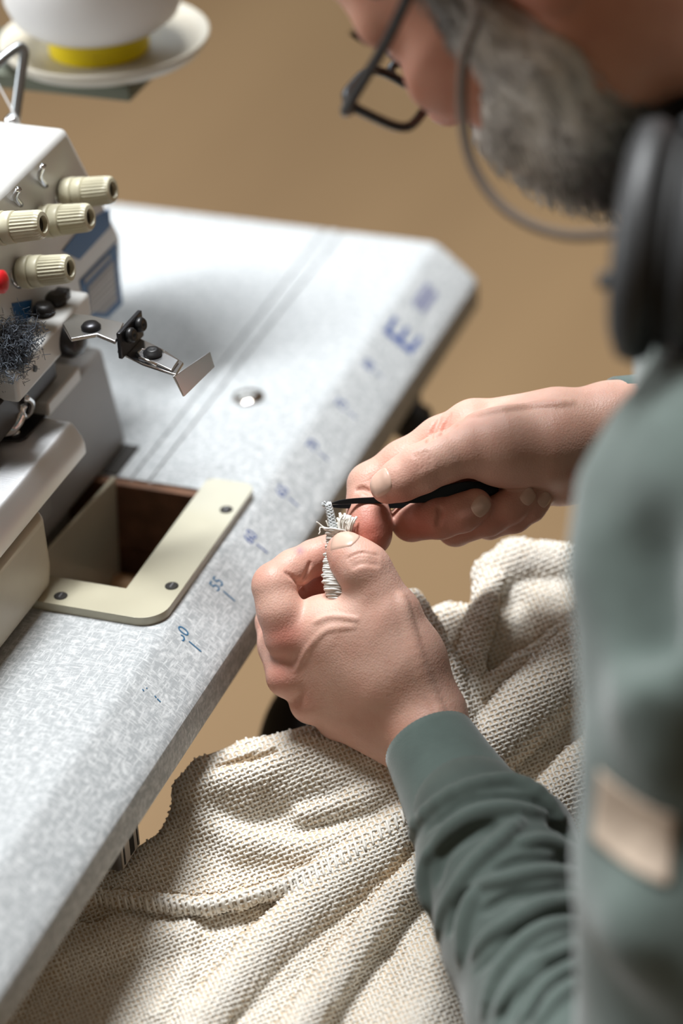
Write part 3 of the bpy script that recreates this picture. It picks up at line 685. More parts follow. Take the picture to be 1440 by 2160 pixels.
# tendons and veins on the back of the hand, dips between the knuckles, creases
on_skin(L, [(625, 1413, 3.5), (640, 1385, 5), (663, 1352, 5), (694, 1328, 5), (745, 1322, 4)], 8, 1.15)
on_skin(L, [(665, 1312, 3), (700, 1301, 4), (755, 1306, 3)], 8, 1.2)
on_skin(L, [(845, 1262, 6), (862, 1330, 9), (890, 1420, 10), (930, 1520, 8)], 16, 1.1)
on_skin(L, [(632, 1235, 2), (646, 1210, 2.5), (655, 1187, 2)], 6, -0.3, True)
on_skin(L, [(604, 1208, 2), (622, 1222, 3), (642, 1246, 3)], 7, -0.3, True)
for o_ in (0, 8, 15, 21): on_skin(L, [(732 + o_ * .5, 1178 + o_, 1.4), (762, 1166 + o_ * 1.1, 2.3), (798, 1172 + o_, 1.4)], 5, -0.4, True)
LP, LF = L.mesh()
Ltint = tint(LP, [((598, 1338, 20), (46, 42, 80), RED, 0.6), ((588, 1425, 0), (40, 38, 70), RED, 0.52), ((632, 1490, -20), (34, 30, 60), RED, 0.35),
                  ((700, 1180, -80), (75, 60, 70), RED, 0.55), ((690, 1250, -110), (70, 60, 60), RED, 0.75), ((740, 1165, 40), (60, 40, 60), RED, 0.12), ((550, 1215, -20), (36, 40, 50), RED, 0.22),
                  ((790, 1535, 20), (110, 60, 140), BROWN, 0.5), ((850, 1590, 40), (80, 60, 140), BROWN, 0.55), ((700, 1470, 0), (90, 40, 80), BROWN, 0.18),
                  ((690, 1290, 10), (70, 36, 60), PALE, 0.45), ((632, 1162, -30), (9, 11, 40), BLUE, 0.6), ((600, 1205, -10), (60, 40, 60), RED, 0.2), ((720, 1200, 40), (50, 50, 60), RED, 0.12), ((560, 1300, -60), (50, 50, 60), RED, 0.25)])
LN = [nail(L, REF_L, (727, 1146, 30), (-0.86, -0.30, -0.18), (0.12, -0.80, 0.62), 56, 62)]

# ---- right hand: holds the tweezers, thumb side to the camera
REF_R = 1.492
R = Field((705, 770, -330), (1420, 1200, 170), 3.5)
# forearm and wrist
R.chain([(1420, 900, -110, 108), (1290, 905, -85, 96), (1190, 925, -62, 96)], k=30)
R.cone((1190, 925, -62), (1100, 935, -55), 96, 84, 30)
R.cone((1240, 985, -80), (1160, 985, -90), 78, 70, 30)
# back of the hand towards the forefinger knuckle
R.cone((1160, 900, -70), (1005, 898, -62), 78, 54, 30)
R.cone((1170, 925, -110), (1010, 925, -120), 80, 62, 30)
# thumb
R.chain([(1150, 945, -10, 82), (1060, 940, 12, 74), (995, 945, 26, 60)], k=30)
R.chain([(995, 945, 26, 58), (935, 966, 38, 52), (884, 990, 42, 51), (845, 1012, 40, 45), (817, 1026, 34, 37)], k=14)
R.ell((1075, 975, 8), (80, 52, 50), k=25)
# forefinger
R.chain([(1000, 896, -62, 52), (930, 930, -66, 50), (850, 978, -74, 47), (782, 1024, -76, 47)], k=18)
R.chain([(780, 1024, -76, 47), (776, 1062, -56, 44), (777, 1096, -36, 45)], k=14)
R.chain([(777, 1094, -36, 44), (779, 1118, -28, 46), (782, 1132, -26, 42)], k=14)
# middle finger: knuckle hidden, curls back so the nail shows
R.chain([(1010, 935, -120, 52), (930, 1020, -110, 44), (868, 1098, -70, 42)], k=14)
R.chain([(868, 1100, -62, 42), (930, 1094, -16, 42), (975, 1082, 2, 40), (1002, 1066, 2, 36)], k=12)
# ring finger
R.chain([(1040, 960, -150, 50), (980, 1060, -150, 44), (960, 1112, -100, 40)], k=14)
R.chain([(962, 1112, -88, 39), (1030, 1092, -42, 38), (1075, 1068, -28, 36), (1100, 1050, -26, 31)], k=12)
# little finger
R.chain([(1080, 980, -170, 46), (1040, 1060, -170, 40), (1030, 1102, -122, 35)], k=14)
R.chain([(1034, 1102, -112, 35), (1085, 1090, -72, 33), (1120, 1070, -58, 30), (1137, 1056, -56, 26)], k=12)
# palm filling behind the fingers
R.cone((1180, 1000, -120), (1060, 1000, -130), 66, 60, 30)
# knuckle skin, creases, tendon
R.ell((985, 890, -38), (40, 36, 34), k=24)
R.ell((898, 972, 62), (40, 34, 28), k=20)
on_skin(R, [(990, 882, 6), (1080, 864, 7), (1200, 852, 6)], 14, 1.3)
for q in (0, 8, 15, 22): on_skin(R, [(872 + q * 1.2, 958 - q * 0.4, 1.0), (882 + q * 1.1, 972 - q * 0.4, 1.7), (884 + q * 1.2, 994 - q * 0.4, 1.0)], 4, -0.5, True)
on_skin(R, [(905, 927, 2.5), (935, 913, 3.2), (962, 898, 2)], 8, -0.3, True)
on_skin(R, [(928, 880, 1.5), (915, 905, 3), (902, 932, 3)], 7, -0.3, True); on_skin(R, [(950, 872, 1.2), (940, 895, 2.6), (932, 915, 1.6)], 6, -0.3, True)
on_skin(R, [(752, 1034, 2), (764, 1031, 3), (780, 1038, 3)], 8, -0.3, True)
on_skin(R, [(925, 1070, 2), (928, 1085, 3), (922, 1108, 2)], 8, -0.3, True)
RP, RF = R.mesh()
Rtint = tint(RP, [((780, 1120, 0), (55, 60, 80), RED, 0.78), ((880, 1110, 0), (60, 50, 80), RED, 0.6), ((970, 1100, 0), (80, 50, 80), RED, 0.42), ((1070, 1090, -30), (90, 50, 90), RED, 0.45),
                  ((840, 1050, 50), (40, 26, 60), RED, 0.35), ((890, 975, 80), (36, 30, 40), RED, 0.15), ((925, 905, -20), (40, 34, 60), RED, 0.35), ((990, 900, 0), (60, 60, 80), RED, 0.14),
                  ((1230, 880, 0), (140, 90, 200), BROWN, 0.36), ((1140, 960, 40), (110, 60, 120), BROWN, 0.22), ((1000, 940, 60), (60, 36, 60), PALE, 0.15), ((830, 980, -30), (90, 60, 60), RED, 0.14), ((850, 1030, 50), (60, 40, 60), RED, 0.12)])
RN = [nail(R, REF_R, (806, 1020, 50), (-0.86, 0.42, -0.25), (-0.32, -0.22, 0.92), 56, 56),
      nail(R, REF_R, (1010, 1066, 20), (0.62, -0.66, -0.1), (0.42, 0.10, 0.90), 48, 40),
      nail(R, REF_R, (1110, 1046, -10), (0.62, -0.70, -0.1), (0.42, 0.10, 0.90), 38, 32),
      nail(R, REF_R, (1145, 1053, -40), (0.62, -0.70, -0.1), (0.42, 0.10, 0.90), 34, 28)]
# ------------------------------------------------------------------ knitted cloth on the lap
M['knit'] = mat('knit_shade_ground', (0.62, 0.49, 0.345), 0.9, var=0.12, vscale=220, bump=0.5, bscale=900, sheen=0.2)  # tan ground carries the warm shade of the gaps between the yarns
M['yarn'] = mat('cream_yarn', (0.86, 0.825, 0.755), 0.85, var=0.08, vscale=300, bump=0.35, bscale=2500, sheen=0.3)
REF_C = 1.487
CL = Field((-60, 1080, -760), (1340, 2300, 520), 7.0)
def cl_depth(py):
    return np.interp(py, [1100, 1300, 1450, 1650, 1850, 2050, 2200, 2400], [1.62, 1.565, 1.535, 1.515, 1.485, 1.445, 1.410, 1.37])
def cbase(px, py): return (REF_C - cl_depth(py)) * FPX / REF_C
def cz(px, py, up): return (px, py, float(cbase(px, py)) + up)
# base sheet, clipped along its upper outline
TOPX = [-100, 100, 270, 335, 372, 430, 520, 640, 800, 860, 900, 960, 1000, 1040, 1120, 1400]
TOPY = [1720, 1760, 1800, 1757, 1690, 1640, 1600, 1575, 1560, 1420, 1330, 1300, 1290, 1210, 1170, 1160]
X, Y, Z = CL.axes(np.zeros(3, int), CL.n)
bz = cbase(0, Y); tl = np.interp(X, TOPX, TOPY)
slope = 0.80
d1 = (Z - bz) * slope; d2 = (tl - Y) * 0.75; d3 = (bz - 150 - Z) * slope
dd = np.maximum(d1, d2); kk = np.maximum(40 - np.abs(d1 - d2), 0) / 40; dd = dd + kk * kk * 10
CL.v[:] = np.maximum(dd, d3).astype(np.float32)
def roll(pts, k=10, sub=False):
    CL.chain([cz(x, y, u) + (r,) for x, y, u, r in pts], k=k, sub=sub)
# lump on the left, under the wrist
roll([(432, 1690, -28, 66), (520, 1665, -25, 82), (640, 1640, -30, 92), (800, 1640, -35, 90), (880, 1680, -30, 80)], 26)
roll([(398, 1668, -10, 36), (430, 1628, -6, 30), (520, 1588, -6, 27), (650, 1560, -8, 26), (780, 1580, -20, 26)], 14)
roll([(418, 1668, 28, 22), (470, 1650, 44, 22), (540, 1640, 52, 22), (640, 1590, 48, 22), (720, 1575, 30, 24)], 26)
roll([(470, 1618, 40, 12), (530, 1610, 44, 14), (580, 1592, 42, 12)], 18, sub=True)
roll([(420, 1740, -8, 26), (520, 1790, -6, 24), (660, 1800, 0, 24), (860, 1720, 10, 26)], 40)
roll([(640, 1720, 22, 16), (760, 1690, 32, 18), (850, 1640, 36, 18)], 36)
# hem layer, standing proud over the folds below it
HEM = spline([(150, 1904, 10), (230, 1912, 26), (335, 1918, 36), (430, 1925, 40), (540, 1903, 42), (640, 1864, 42), (740, 1806, 44), (860, 1728, 46), (930, 1680, 46)], 40)
roll([(x, y - 15, u - 8, 19) for x, y, u in HEM[::3]], 14)
roll([(x, y + 30, u - 26, 15) for x, y, u in HEM[2:30:3]], 10, sub=True)
# long folds running down to the left
roll([(930, 1700, -12, 62), (780, 1822, -14, 64), (660, 1918, -16, 62), (555, 2012, -18, 58), (430, 2165, -22, 56), (380, 2290, -22, 56)], 10)
roll([(955, 1800, -14, 62), (840, 1905, -16, 58), (735, 2040, -20, 54), (620, 2200, -22, 54), (570, 2300, -22, 54)], 8)
roll([(870, 1788, 26, 10), (750, 1942, 12, 9), (620, 2060, 8, 9), (490, 2155, 6, 10)], 12, sub=True)
roll([(905, 1880, 20, 22), (820, 2000, 6, 22), (720, 2160, 2, 24), (650, 2290, 0, 24)], 30, sub=True)
roll([(1010, 1960, -36, 60), (930, 2080, -40, 70), (840, 2280, -44, 80)], 50)
roll([(398, 1960, 0, 9), (392, 2060, 2, 8), (384, 2200, 2, 8)], 22)
roll([(330, 2150, -8, 18), (395, 2050, -6, 14)], 24)
roll([(120, 2050, -20, 40), (260, 1985, -16, 34), (380, 1990, -20, 30)], 50)
# right-hand side: folds between the wrist and the sleeve
roll([(1190, 1195, -16, 52), (1090, 1190, -8, 54), (1040, 1215, -6, 44), (1028, 1262, 0, 36)], 14)
roll([(1040, 1236, 24, 34), (1012, 1320, 30, 34), (992, 1400, 34, 34), (985, 1500, 36, 32), (1000, 1580, 30, 30)], 8)
roll([(1090, 1262, 14, 34), (1100, 1330, -4, 34), (1060, 1410, -8, 30)], 36, sub=True)
roll([(1245, 1292, -4, 30), (1180, 1352, 6, 30), (1100, 1405, 10, 27), (1030, 1448, 14, 24), (985, 1500, 10, 22)], 12)
roll([(1320, 1330, 14, 84), (1220, 1405, 18, 80), (1120, 1490, 20, 74), (1040, 1570, 18, 66), (980, 1640, 8, 56)], 5)
roll([(1290, 1420, 58, 12), (1180, 1530, 40, 12), (1080, 1640, 26, 12)], 12, sub=True)
roll([(1340, 1560, -6, 76), (1240, 1640, -8, 76), (1150, 1730, -10, 72), (1060, 1820, -14, 60)], 8)
# the back layer behind the thumb, and the worked edge that runs along the wrist
roll([(880, 1352, -60, 52), (950, 1330, -52, 56), (1010, 1340, -50, 56)], 20)
roll([(872, 1262, 96, 22), (912, 1335, 92, 26), (948, 1420, 80, 28), (968, 1500, 66, 27), (1010, 1590, 40, 26)], 8)
CP, CF = CL.mesh()
cloth = empty('knitted_cloth', onZ(700, 1900, 0.62), 'cream open-knit cloth bunched in folds over the lap', 'fabric')
co = mesh_obj('fabric', Warr(CP, REF_C), CF, M['knit'], cloth)
# woven yarns standing on the fabric, traced over the visible surface
def yarns(box, ang, pitch, amp, rad, region=None, skip=26, seg=4):
    ca, sa = math.cos(ang), math.sin(ang); cx, cy = (box[0] + box[2]) / 2, (box[1] + box[3]) / 2; R_ = math.hypot(box[2] - box[0], box[3] - box[1]) / 2
    n = int(2 * R_ / pitch); half = pitch / 2
    rng = np.random.default_rng(3)
    allV = []; allF = []; base = 0
    for fam in (0, 1):
        us = np.arange(n) * pitch - R_; vs = np.arange(2 * n) * half - R_
        UU, VV = np.meshgrid(us, vs, indexing='ij')
        ii, jj = np.meshgrid(np.arange(n), np.arange(2 * n), indexing='ij')
        wob = rng.normal(0, pitch * 0.07, UU.shape); UU = UU + wob + 1.6 * np.sin(VV / 37.0 + ii * 0.7)
        if fam == 0: x = cx + UU * ca - VV * sa; y = cy + UU * sa + VV * ca
        else: x = cx + VV * ca - UU * sa; y = cy + VV * sa + UU * ca
        par = ((jj // 1 + 2 * ii + (1 if fam else 0) * 2) % 4)
        off = amp * np.where(jj % 2 == 0, np.where(((jj // 2) + ii + fam) % 2 == 0, 1.0, -0.75), 0.15)
        xy = np.column_stack([x.ravel(), y.ravel()])
        ok = (xy[:, 0] > box[0]) & (xy[:, 0] < box[2]) & (xy[:, 1] > box[1]) & (xy[:, 1] < box[3])
        z = np.full(len(xy), np.nan); z[ok] = CL.front(xy[ok])
        z = z.reshape(UU.shape)
        P = np.stack([x, y, z + off], -1)
        # normals from the field gradient so that yarns follow steep sides too
        fl = P.reshape(-1, 3).copy(); good = ~np.isnan(fl[:, 2]); q = fl[good]; q[:, 2] -= off.ravel()[good]
        g = np.stack([CL.sample(q + np.eye(3)[a] * 6) - CL.sample(q - np.eye(3)[a] * 6) for a in range(3)], 1); g /= np.linalg.norm(g, axis=1)[:, None] + 1e-9
        nn = np.zeros_like(fl); nn[good] = g; nn = nn.reshape(P.shape)
        P = np.stack([x, y, z], -1) + nn * off[..., None]
        # split into runs with no jumps
        for i in range(n):
            zi = z[i]; j = 0; m = len(zi)
            while j < m:
                if np.isnan(zi[j]): j += 1; continue
                k = j
                while k + 1 < m and not np.isnan(zi[k + 1]) and abs(zi[k + 1] - zi[k]) < skip: k += 1
                if k - j >= 2:
                    pts = P[i, j:k + 1]; nv = nn[i, j:k + 1]; T = np.gradient(pts, axis=0); T /= np.linalg.norm(T, axis=1)[:, None] + 1e-9
                    A = np.cross(T, nv); A /= np.linalg.norm(A, axis=1)[:, None] + 1e-9; Bv = np.cross(A, T)
                    an = np.arange(seg) * 2 * math.pi / seg + 0.6
                    rr = rad * (1 + 0.12 * rng.normal(0, 1, len(pts)))
                    ring = pts[:, None, :] + rr[:, None, None] * (np.cos(an)[None, :, None] * A[:, None, :] + np.sin(an)[None, :, None] * Bv[:, None, :])
                    m_ = len(pts); allV.append(ring.reshape(-1, 3))
                    a0 = np.arange(m_ - 1)[:, None] * seg + np.arange(seg)[None, :]; a1 = np.arange(m_ - 1)[:, None] * seg + (np.arange(seg)[None, :] + 1) % seg
                    allF.append(np.stack([a0, a1, a1 + seg, a0 + seg], -1).reshape(-1, 4) + base); base += m_ * seg
                j = k + 1
    return np.vstack(allV), np.vstack(allF)
YV, YFc = yarns((20, 1110, 1300, 2215), math.radians(-22), 9.4, 2.3, 3.0)
yo = mesh_obj('knit_yarn', Warr(YV, REF_C), YFc, M['yarn'], cloth, kind='stuff')
# whip stitches along the hem
hm = MB()
for i in range(60):
    t = i / 59; p = HEM[int(t * 39)] * (1 - (t * 39) % 1) + HEM[min(39, int(t * 39) + 1)] * ((t * 39) % 1)
    if p[0] < 200 or p[0] > 880: continue
    x, y = p[0], p[1]
    P3 = []
    for o_ in (-18, -8, 2, 10):
        zz = CL.front(np.array([[x + o_ * 0.25, y + o_ - 6]]), zmax=500)[0]
        P3.append((x + o_ * 0.25, y + o_ - 6, (zz if not np.isnan(zz) else float(cbase(x, y))) + 5))
    hm.tube(Warr(P3, REF_C), 0.0008, 5)
hm.build('hem_stitches', M['yarn'], cloth, smooth=True, kind='stuff')
# ------------------------------------------------------------------ head (built in its own frame: x forward, y to his left, z up; mm)
TH = math.radians(57.0); YAW = math.radians(0.0)
fwd_h = np.array([math.sin(YAW), math.cos(YAW), 0.0])
HF = math.cos(TH) * fwd_h - math.sin(TH) * np.array([0, 0, 1.0])
HU = math.sin(TH) * fwd_h + math.cos(TH) * np.array([0, 0, 1.0])
HL = np.cross(HU, HF)
HM = np.stack([HF, HL, HU], 1)
NOSE = np.array([126.0, 0, -14.0])
H0 = W(936, 246, 1.385) - HM @ (NOSE / 1000)
def hw(P): return np.asarray(P, float) / 1000 @ HM.T + H0
Hd = Field((-130, -110, -230), (150, 110, 165), 2.6)
Hd.ell((2, 0, 55), (97, 75, 88)); Hd.ell((38, 0, 8), (60, 62, 76), k=18)
for s in (-1, 1):
    Hd.chain([(18, s * 54, -38, 17), (34, s * 46, -66, 17), (88, s * 14, -90, 16)], k=24)
    Hd.ell((74, s * 44, -4), (27, 22, 21), k=18); Hd.ell((62, s * 40, -36), (28, 20, 34), k=22)
    Hd.cone((93, s * 10, 38), (80, s * 48, 34), 10, 9, 14)
    Hd.ell((102, s * 33, 17), (15, 17, 11), k=10, sub=True); Hd.ell((82, s * 32, 18), (14, 15, 13), k=3)
    Hd.ell((108, s * 11, -16), (11, 9, 8), k=8)
    # ear
    Hd.ell((-6, s * 76, 6), (19, 8, 31), axes=((1, 0, 0.2), (-0.25 * s * 0, 1, 0), (-0.2, 0, 1)), k=6)
    Hd.ell((2, s * 83, 4), (10, 5, 17), k=4, sub=True); Hd.ell((1, s * 75, -22), (9, 6, 10), k=6)
Hd.ell((62, 0, -52), (44, 44, 46), k=26); Hd.ell((92, 0, -88), (18, 20, 16), k=16)
Hd.chain([(99, 0, 26, 8), (110, 0, 6, 9), (117, 0, -11, 10)], k=10); Hd.ell((117, 0, -12), (11, 11, 10), k=8)
Hd.ell((103, 0, -38), (9, 23, 6), k=7); Hd.ell((102, 0, -49), (9, 20, 7), k=6)
Hd.cone((-12, 0, -30), (-48, 0, -150), 58, 60, 30); Hd.cone((-48, 0, -150), (-66, 0, -215), 60, 78, 20)
HP, HFc = Hd.mesh()
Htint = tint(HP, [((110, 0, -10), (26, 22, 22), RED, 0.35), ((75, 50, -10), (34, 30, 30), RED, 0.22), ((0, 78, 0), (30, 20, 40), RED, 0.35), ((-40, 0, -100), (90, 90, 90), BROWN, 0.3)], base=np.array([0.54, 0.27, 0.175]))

# ------------------------------------------------------------------ limbs under the clothes (mm in world axes)
mm = lambda p: np.array(p, float) * 1000
SH_L = W(1690, 1010, 1.215); EL_L = np.array([0.285, -0.325, 0.715]); WR_L = W(930, 1575, 1.475)
SH_R = np.array([0.725, -0.340, 0.985]); EL_R = np.array([0.800, -0.400, 0.765]); WR_R = W(1290, 905, 1.512)
NK = hw(np.array([[-62, 0, -200]]))[0]
Bd = Field((120, -760, 480), (960, 60, 1120), 9.0)
Bd.chain([tuple(mm(NK)) + (75,), (555, -400, 960, 120), (555, -470, 800, 130), (555, -560, 600, 140)], k=40)
Bd.chain([(555, -380, 990, 90), tuple(mm(SH_L)) + (48,)], k=40); Bd.chain([(555, -380, 990, 90), tuple(mm(SH_R)) + (48,)], k=40)
Bd.chain([tuple(mm(SH_L)) + (46,), tuple(mm(W(1440, 2420, 1.21))) + (36,), tuple(mm(W(1240, 2330, 1.30))) + (26,), tuple(mm(W(1105, 1990, 1.385))) + (21,), tuple(mm(W(992, 1718, 1.445))) + (18,)], k=15)
Bd.chain([tuple(mm(SH_R)) + (46,), tuple(mm(EL_R)) + (36,), tuple(mm(WR_R)) + (22,)], k=20)
BP, BF = Bd.mesh()
Btint = tint(BP, [])

def outward(V, F):
    F = np.asarray(F); a, b, c = V[F[:, 0]], V[F[:, 1]], V[F[:, 2]]
    return F if (np.cross(b - a, c - a) * a).sum() + (np.cross(c - a, V[F[:, 3]] - a) * a).sum() > 0 else F[:, ::-1]
person = empty('person', (0.55, -0.60, 0.0), 'bearded man in a green-grey sweatshirt and glasses bending over his handwork', 'person')
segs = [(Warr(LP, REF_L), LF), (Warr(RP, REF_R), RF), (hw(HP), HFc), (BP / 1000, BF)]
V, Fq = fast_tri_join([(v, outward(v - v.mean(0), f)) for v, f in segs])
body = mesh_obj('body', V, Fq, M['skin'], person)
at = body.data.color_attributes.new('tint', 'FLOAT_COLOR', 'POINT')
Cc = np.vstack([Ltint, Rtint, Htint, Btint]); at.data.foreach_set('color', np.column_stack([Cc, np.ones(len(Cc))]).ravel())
for v, f in LN + RN: mesh_obj('fingernail', v, f, M['nail'], body)

# ------------------------------------------------------------------ hair, beard, brows
def hair_material(name, c0, c1, sx_=(1, 1, 1)):
    m, nt, b = nodes(name)
    at = nt.nodes.new('ShaderNodeAttribute'); at.attribute_name = 'tint'
    nt.links.new(at.outputs['Color'], b.inputs['Base Color']); b.inputs['Roughness'].default_value = 0.6
    return m
M['hair'] = hair_material('hair', None, None)
GW = np.array([0.72, 0.67, 0.60]); GG = np.array([0.27, 0.245, 0.22]); DK = np.array([0.022, 0.019, 0.018])
Bf = Field((-20, -100, -135), (140, 100, 40), 2.6)
for s in (-1, 1):
    Bf.chain([(34, s * 70, 22, 8), (38, s * 67, -8, 13), (36, s * 60, -40, 19), (48, s * 50, -74, 21), (78, s * 22, -94, 20), (88, 0, -98, 17)], k=14)
    Bf.chain([(40, s * 60, -34, 16), (64, s * 52, -38, 14), (86, s * 40, -48, 14), (97, s * 20, -66, 14), (100, 0, -74, 13)], k=16); Bf.cone((60, s * 46, -66), (88, s * 24, -76), 20, 18, 14)
    Bf.chain([(113, s * 3, -31, 6), (107, s * 18, -37, 6.5), (94, s * 31, -52, 8)], k=8)
Bf.ell((92, 0, -84), (22, 30, 24), k=12); Bf.ell((60, 0, -96), (40, 38, 16), k=16)
Bf.ell((110, 0, -45), (10, 17, 5), k=4, sub=True)
EP, EF = Bf.mesh()
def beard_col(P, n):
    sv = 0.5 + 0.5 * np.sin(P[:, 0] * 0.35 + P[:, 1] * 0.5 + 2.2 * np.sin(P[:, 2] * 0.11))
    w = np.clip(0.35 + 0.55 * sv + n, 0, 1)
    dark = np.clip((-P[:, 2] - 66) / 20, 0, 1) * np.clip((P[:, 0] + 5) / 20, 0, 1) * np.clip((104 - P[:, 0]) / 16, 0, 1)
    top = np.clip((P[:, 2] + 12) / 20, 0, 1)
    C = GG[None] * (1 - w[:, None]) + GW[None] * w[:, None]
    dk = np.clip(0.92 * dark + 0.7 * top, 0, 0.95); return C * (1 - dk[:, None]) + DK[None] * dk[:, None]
rg = np.random.default_rng(2)
E_w = hw(EP)
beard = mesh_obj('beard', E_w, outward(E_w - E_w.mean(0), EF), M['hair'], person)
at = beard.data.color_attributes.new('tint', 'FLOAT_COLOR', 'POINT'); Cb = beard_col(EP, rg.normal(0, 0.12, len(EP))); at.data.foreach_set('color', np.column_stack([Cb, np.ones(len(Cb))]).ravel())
# single hairs over the beard
sel = rg.choice(len(EP), 5200); cen = np.array([45, 0, -50.0])
P0 = EP[sel]; nrm_ = np.stack([Bf.sample(P0 + np.eye(3)[a] * 3) - Bf.sample(P0 - np.eye(3)[a] * 3) for a in range(3)], 1); nrm_ /= np.linalg.norm(nrm_, axis=1)[:, None] + 1e-9
flow = np.array([0.35, 0, -1.0]) + nrm_ * 0.35 + rg.normal(0, 0.10, P0.shape); flow /= np.linalg.norm(flow, axis=1)[:, None]
ln = rg.uniform(6, 11, len(P0))[:, None]; P1 = P0 + flow * ln * 0.5 + nrm_ * 1.0; P2 = P0 + flow * ln + nrm_ * 0.2
side = np.cross(flow, nrm_); side /= np.linalg.norm(side, axis=1)[:, None] + 1e-9; wd = 0.32
SV = np.stack([P0 - side * wd, P0 + side * wd, P0 + nrm_ * wd * 1.5, P1 - side * wd, P1 + side * wd, P1 + nrm_ * wd * 1.5, P2], 1).reshape(-1, 3)
b0_ = np.arange(len(P0))[:, None] * 7
SF = [tuple(r) for q in ([0, 1, 4, 3], [1, 2, 5, 4], [2, 0, 3, 5]) for r in (b0_ + np.array(q)).tolist()] + [tuple(r) for q in ([3, 4, 6], [4, 5, 6], [5, 3, 6]) for r in (b0_ + np.array(q)).tolist()]
bh = mesh_obj('beard_hairs', hw(SV), SF, M['hair'], beard, kind='stuff')
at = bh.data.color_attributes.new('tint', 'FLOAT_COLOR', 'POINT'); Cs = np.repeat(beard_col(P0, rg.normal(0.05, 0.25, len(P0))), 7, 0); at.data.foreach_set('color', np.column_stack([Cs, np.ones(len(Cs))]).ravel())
# hair on the head
Hr = Field((-130, -110, -60), (130, 110, 175), 3.2)
Hr.ell((-4, 0, 60), (103, 81, 95)); Hr.ell((120, 0, 40), (62, 90, 62), k=12, sub=True); Hr.ell((60, 0, -60), (100, 120, 72), k=10, sub=True)
Hr.ell((-20, 0, -70), (60, 120, 60), k=10, sub=True)
for s in (-1, 1): Hr.chain([(34, s * 70, 34, 9), (30, s * 70, 12, 6)], k=8)
RPh, RFh = Hr.mesh(); hwv = hw(RPh)
hr = mesh_obj('hair', hwv, outward(hwv - hwv.mean(0), RFh), M['hair'], person)
at = hr.data.color_attributes.new('tint', 'FLOAT_COLOR', 'POINT'); Ch = np.clip(DK[None] * 1.6 + rg.normal(0, 0.012, (len(RPh), 1)), 0.008, 1); at.data.foreach_set('color', np.column_stack([Ch, np.ones(len(Ch))]).ravel())
for s in (-1, 1):
    eb = MB()
    for i in range(150):
        t = rg.uniform(0, 1); p = np.array([104 - 20 * t ** 1.6, s * (12 + 36 * t), 40 - 2 * (t - 0.4) ** 2 * 10 + rg.normal(0, 1.8)]); d_ = np.array([2.0 - 5 * t, s * 6.0, rg.normal(1.0, 1.2)])
        eb.tube(hw(np.array([p, p + d_ * 0.6 + (1.5, 0, 0), p + d_ * 1.2 + (1.0, 0, 0)])), [0.0004, 0.0003, 0.0001], 3)
    o = eb.build('eyebrow', mat('brow', (0.03, 0.026, 0.024), 0.7), person, smooth=True)

# ------------------------------------------------------------------ sweatshirt
def cloth_mat(name, col):
    m = mat(name, col, 0.95, var=0.10, vscale=60, bump=0.25, bscale=1400, sheen=0.35, spec=0.15); return m
M['sweat'] = cloth_mat('sage_fleece', (0.084, 0.108, 0.097))
S = Field((110, -800, 420), (1010, 90, 1260), 7.5)
S.chain([tuple(mm(NK) + np.array([0, -30, -52])) + (84,), (555, -395, 965, 145), (555, -470, 800, 160), (555, -570, 580, 172)], k=60)
S.chain([(560, -385, 985, 105), tuple(mm(SH_L)) + (78,)], k=50); S.chain([(560, -385, 985, 105), tuple(mm(SH_R)) + (74,)], k=50)
# left upper arm follows the shoulder line seen at the picture's right edge
def wp(px, py, d, r): return tuple(W(px, py, d) * 1000) + (r,)
S.chain([wp(1712, 985, 1.175, 60), wp(1640, 1100, 1.17, 72), wp(1597, 1320, 1.165, 62), wp(1602, 1600, 1.165, 60), wp(1582, 1880, 1.17, 60), wp(1552, 2180, 1.185, 60), wp(1492, 2420, 1.21, 56)], k=30)
S.chain([wp(1492, 2420, 1.21, 55), tuple(mm(EL_L)) + (52,)], k=20)
S.chain([tuple(mm(SH_R)) + (72,), tuple(mm(EL_R)) + (56,), tuple(mm(EL_R * 0.35 + WR_R * 0.65)) + (44,), tuple(mm(WR_R * 0.86 + EL_R * 0.14)) + (33,)], k=24)
# soft folds on the upper arm
S.chain([wp(1287, 1040, 1.165, 9), wp(1304, 1200, 1.16, 12), wp(1334, 1330, 1.155, 12)], k=24)
S.chain([wp(1310, 1420, 1.165, 10), wp(1334, 1600, 1.15, 12), wp(1322, 1800, 1.16, 12), wp(1304, 2000, 1.165, 11)], k=24)
S.chain([wp(1472, 1250, 1.108, 10), wp(1402, 1450, 1.112, 12), wp(1412, 1600, 1.112, 8)], k=30)
S.chain([wp(1372, 1180, 1.115, 10), wp(1392, 1350, 1.112, 10)], k=26, sub=True)
S.chain([wp(1492, 2100, 1.112, 9), wp(1362, 1960, 1.118, 10), wp(1312, 1900, 1.14, 8)], k=28)
SP, SFc = S.mesh(); SPm = SP / 1000
sweat = mesh_obj('sweatshirt', SPm, outward(SPm - SPm.mean(0), SFc), M['sweat'], person)
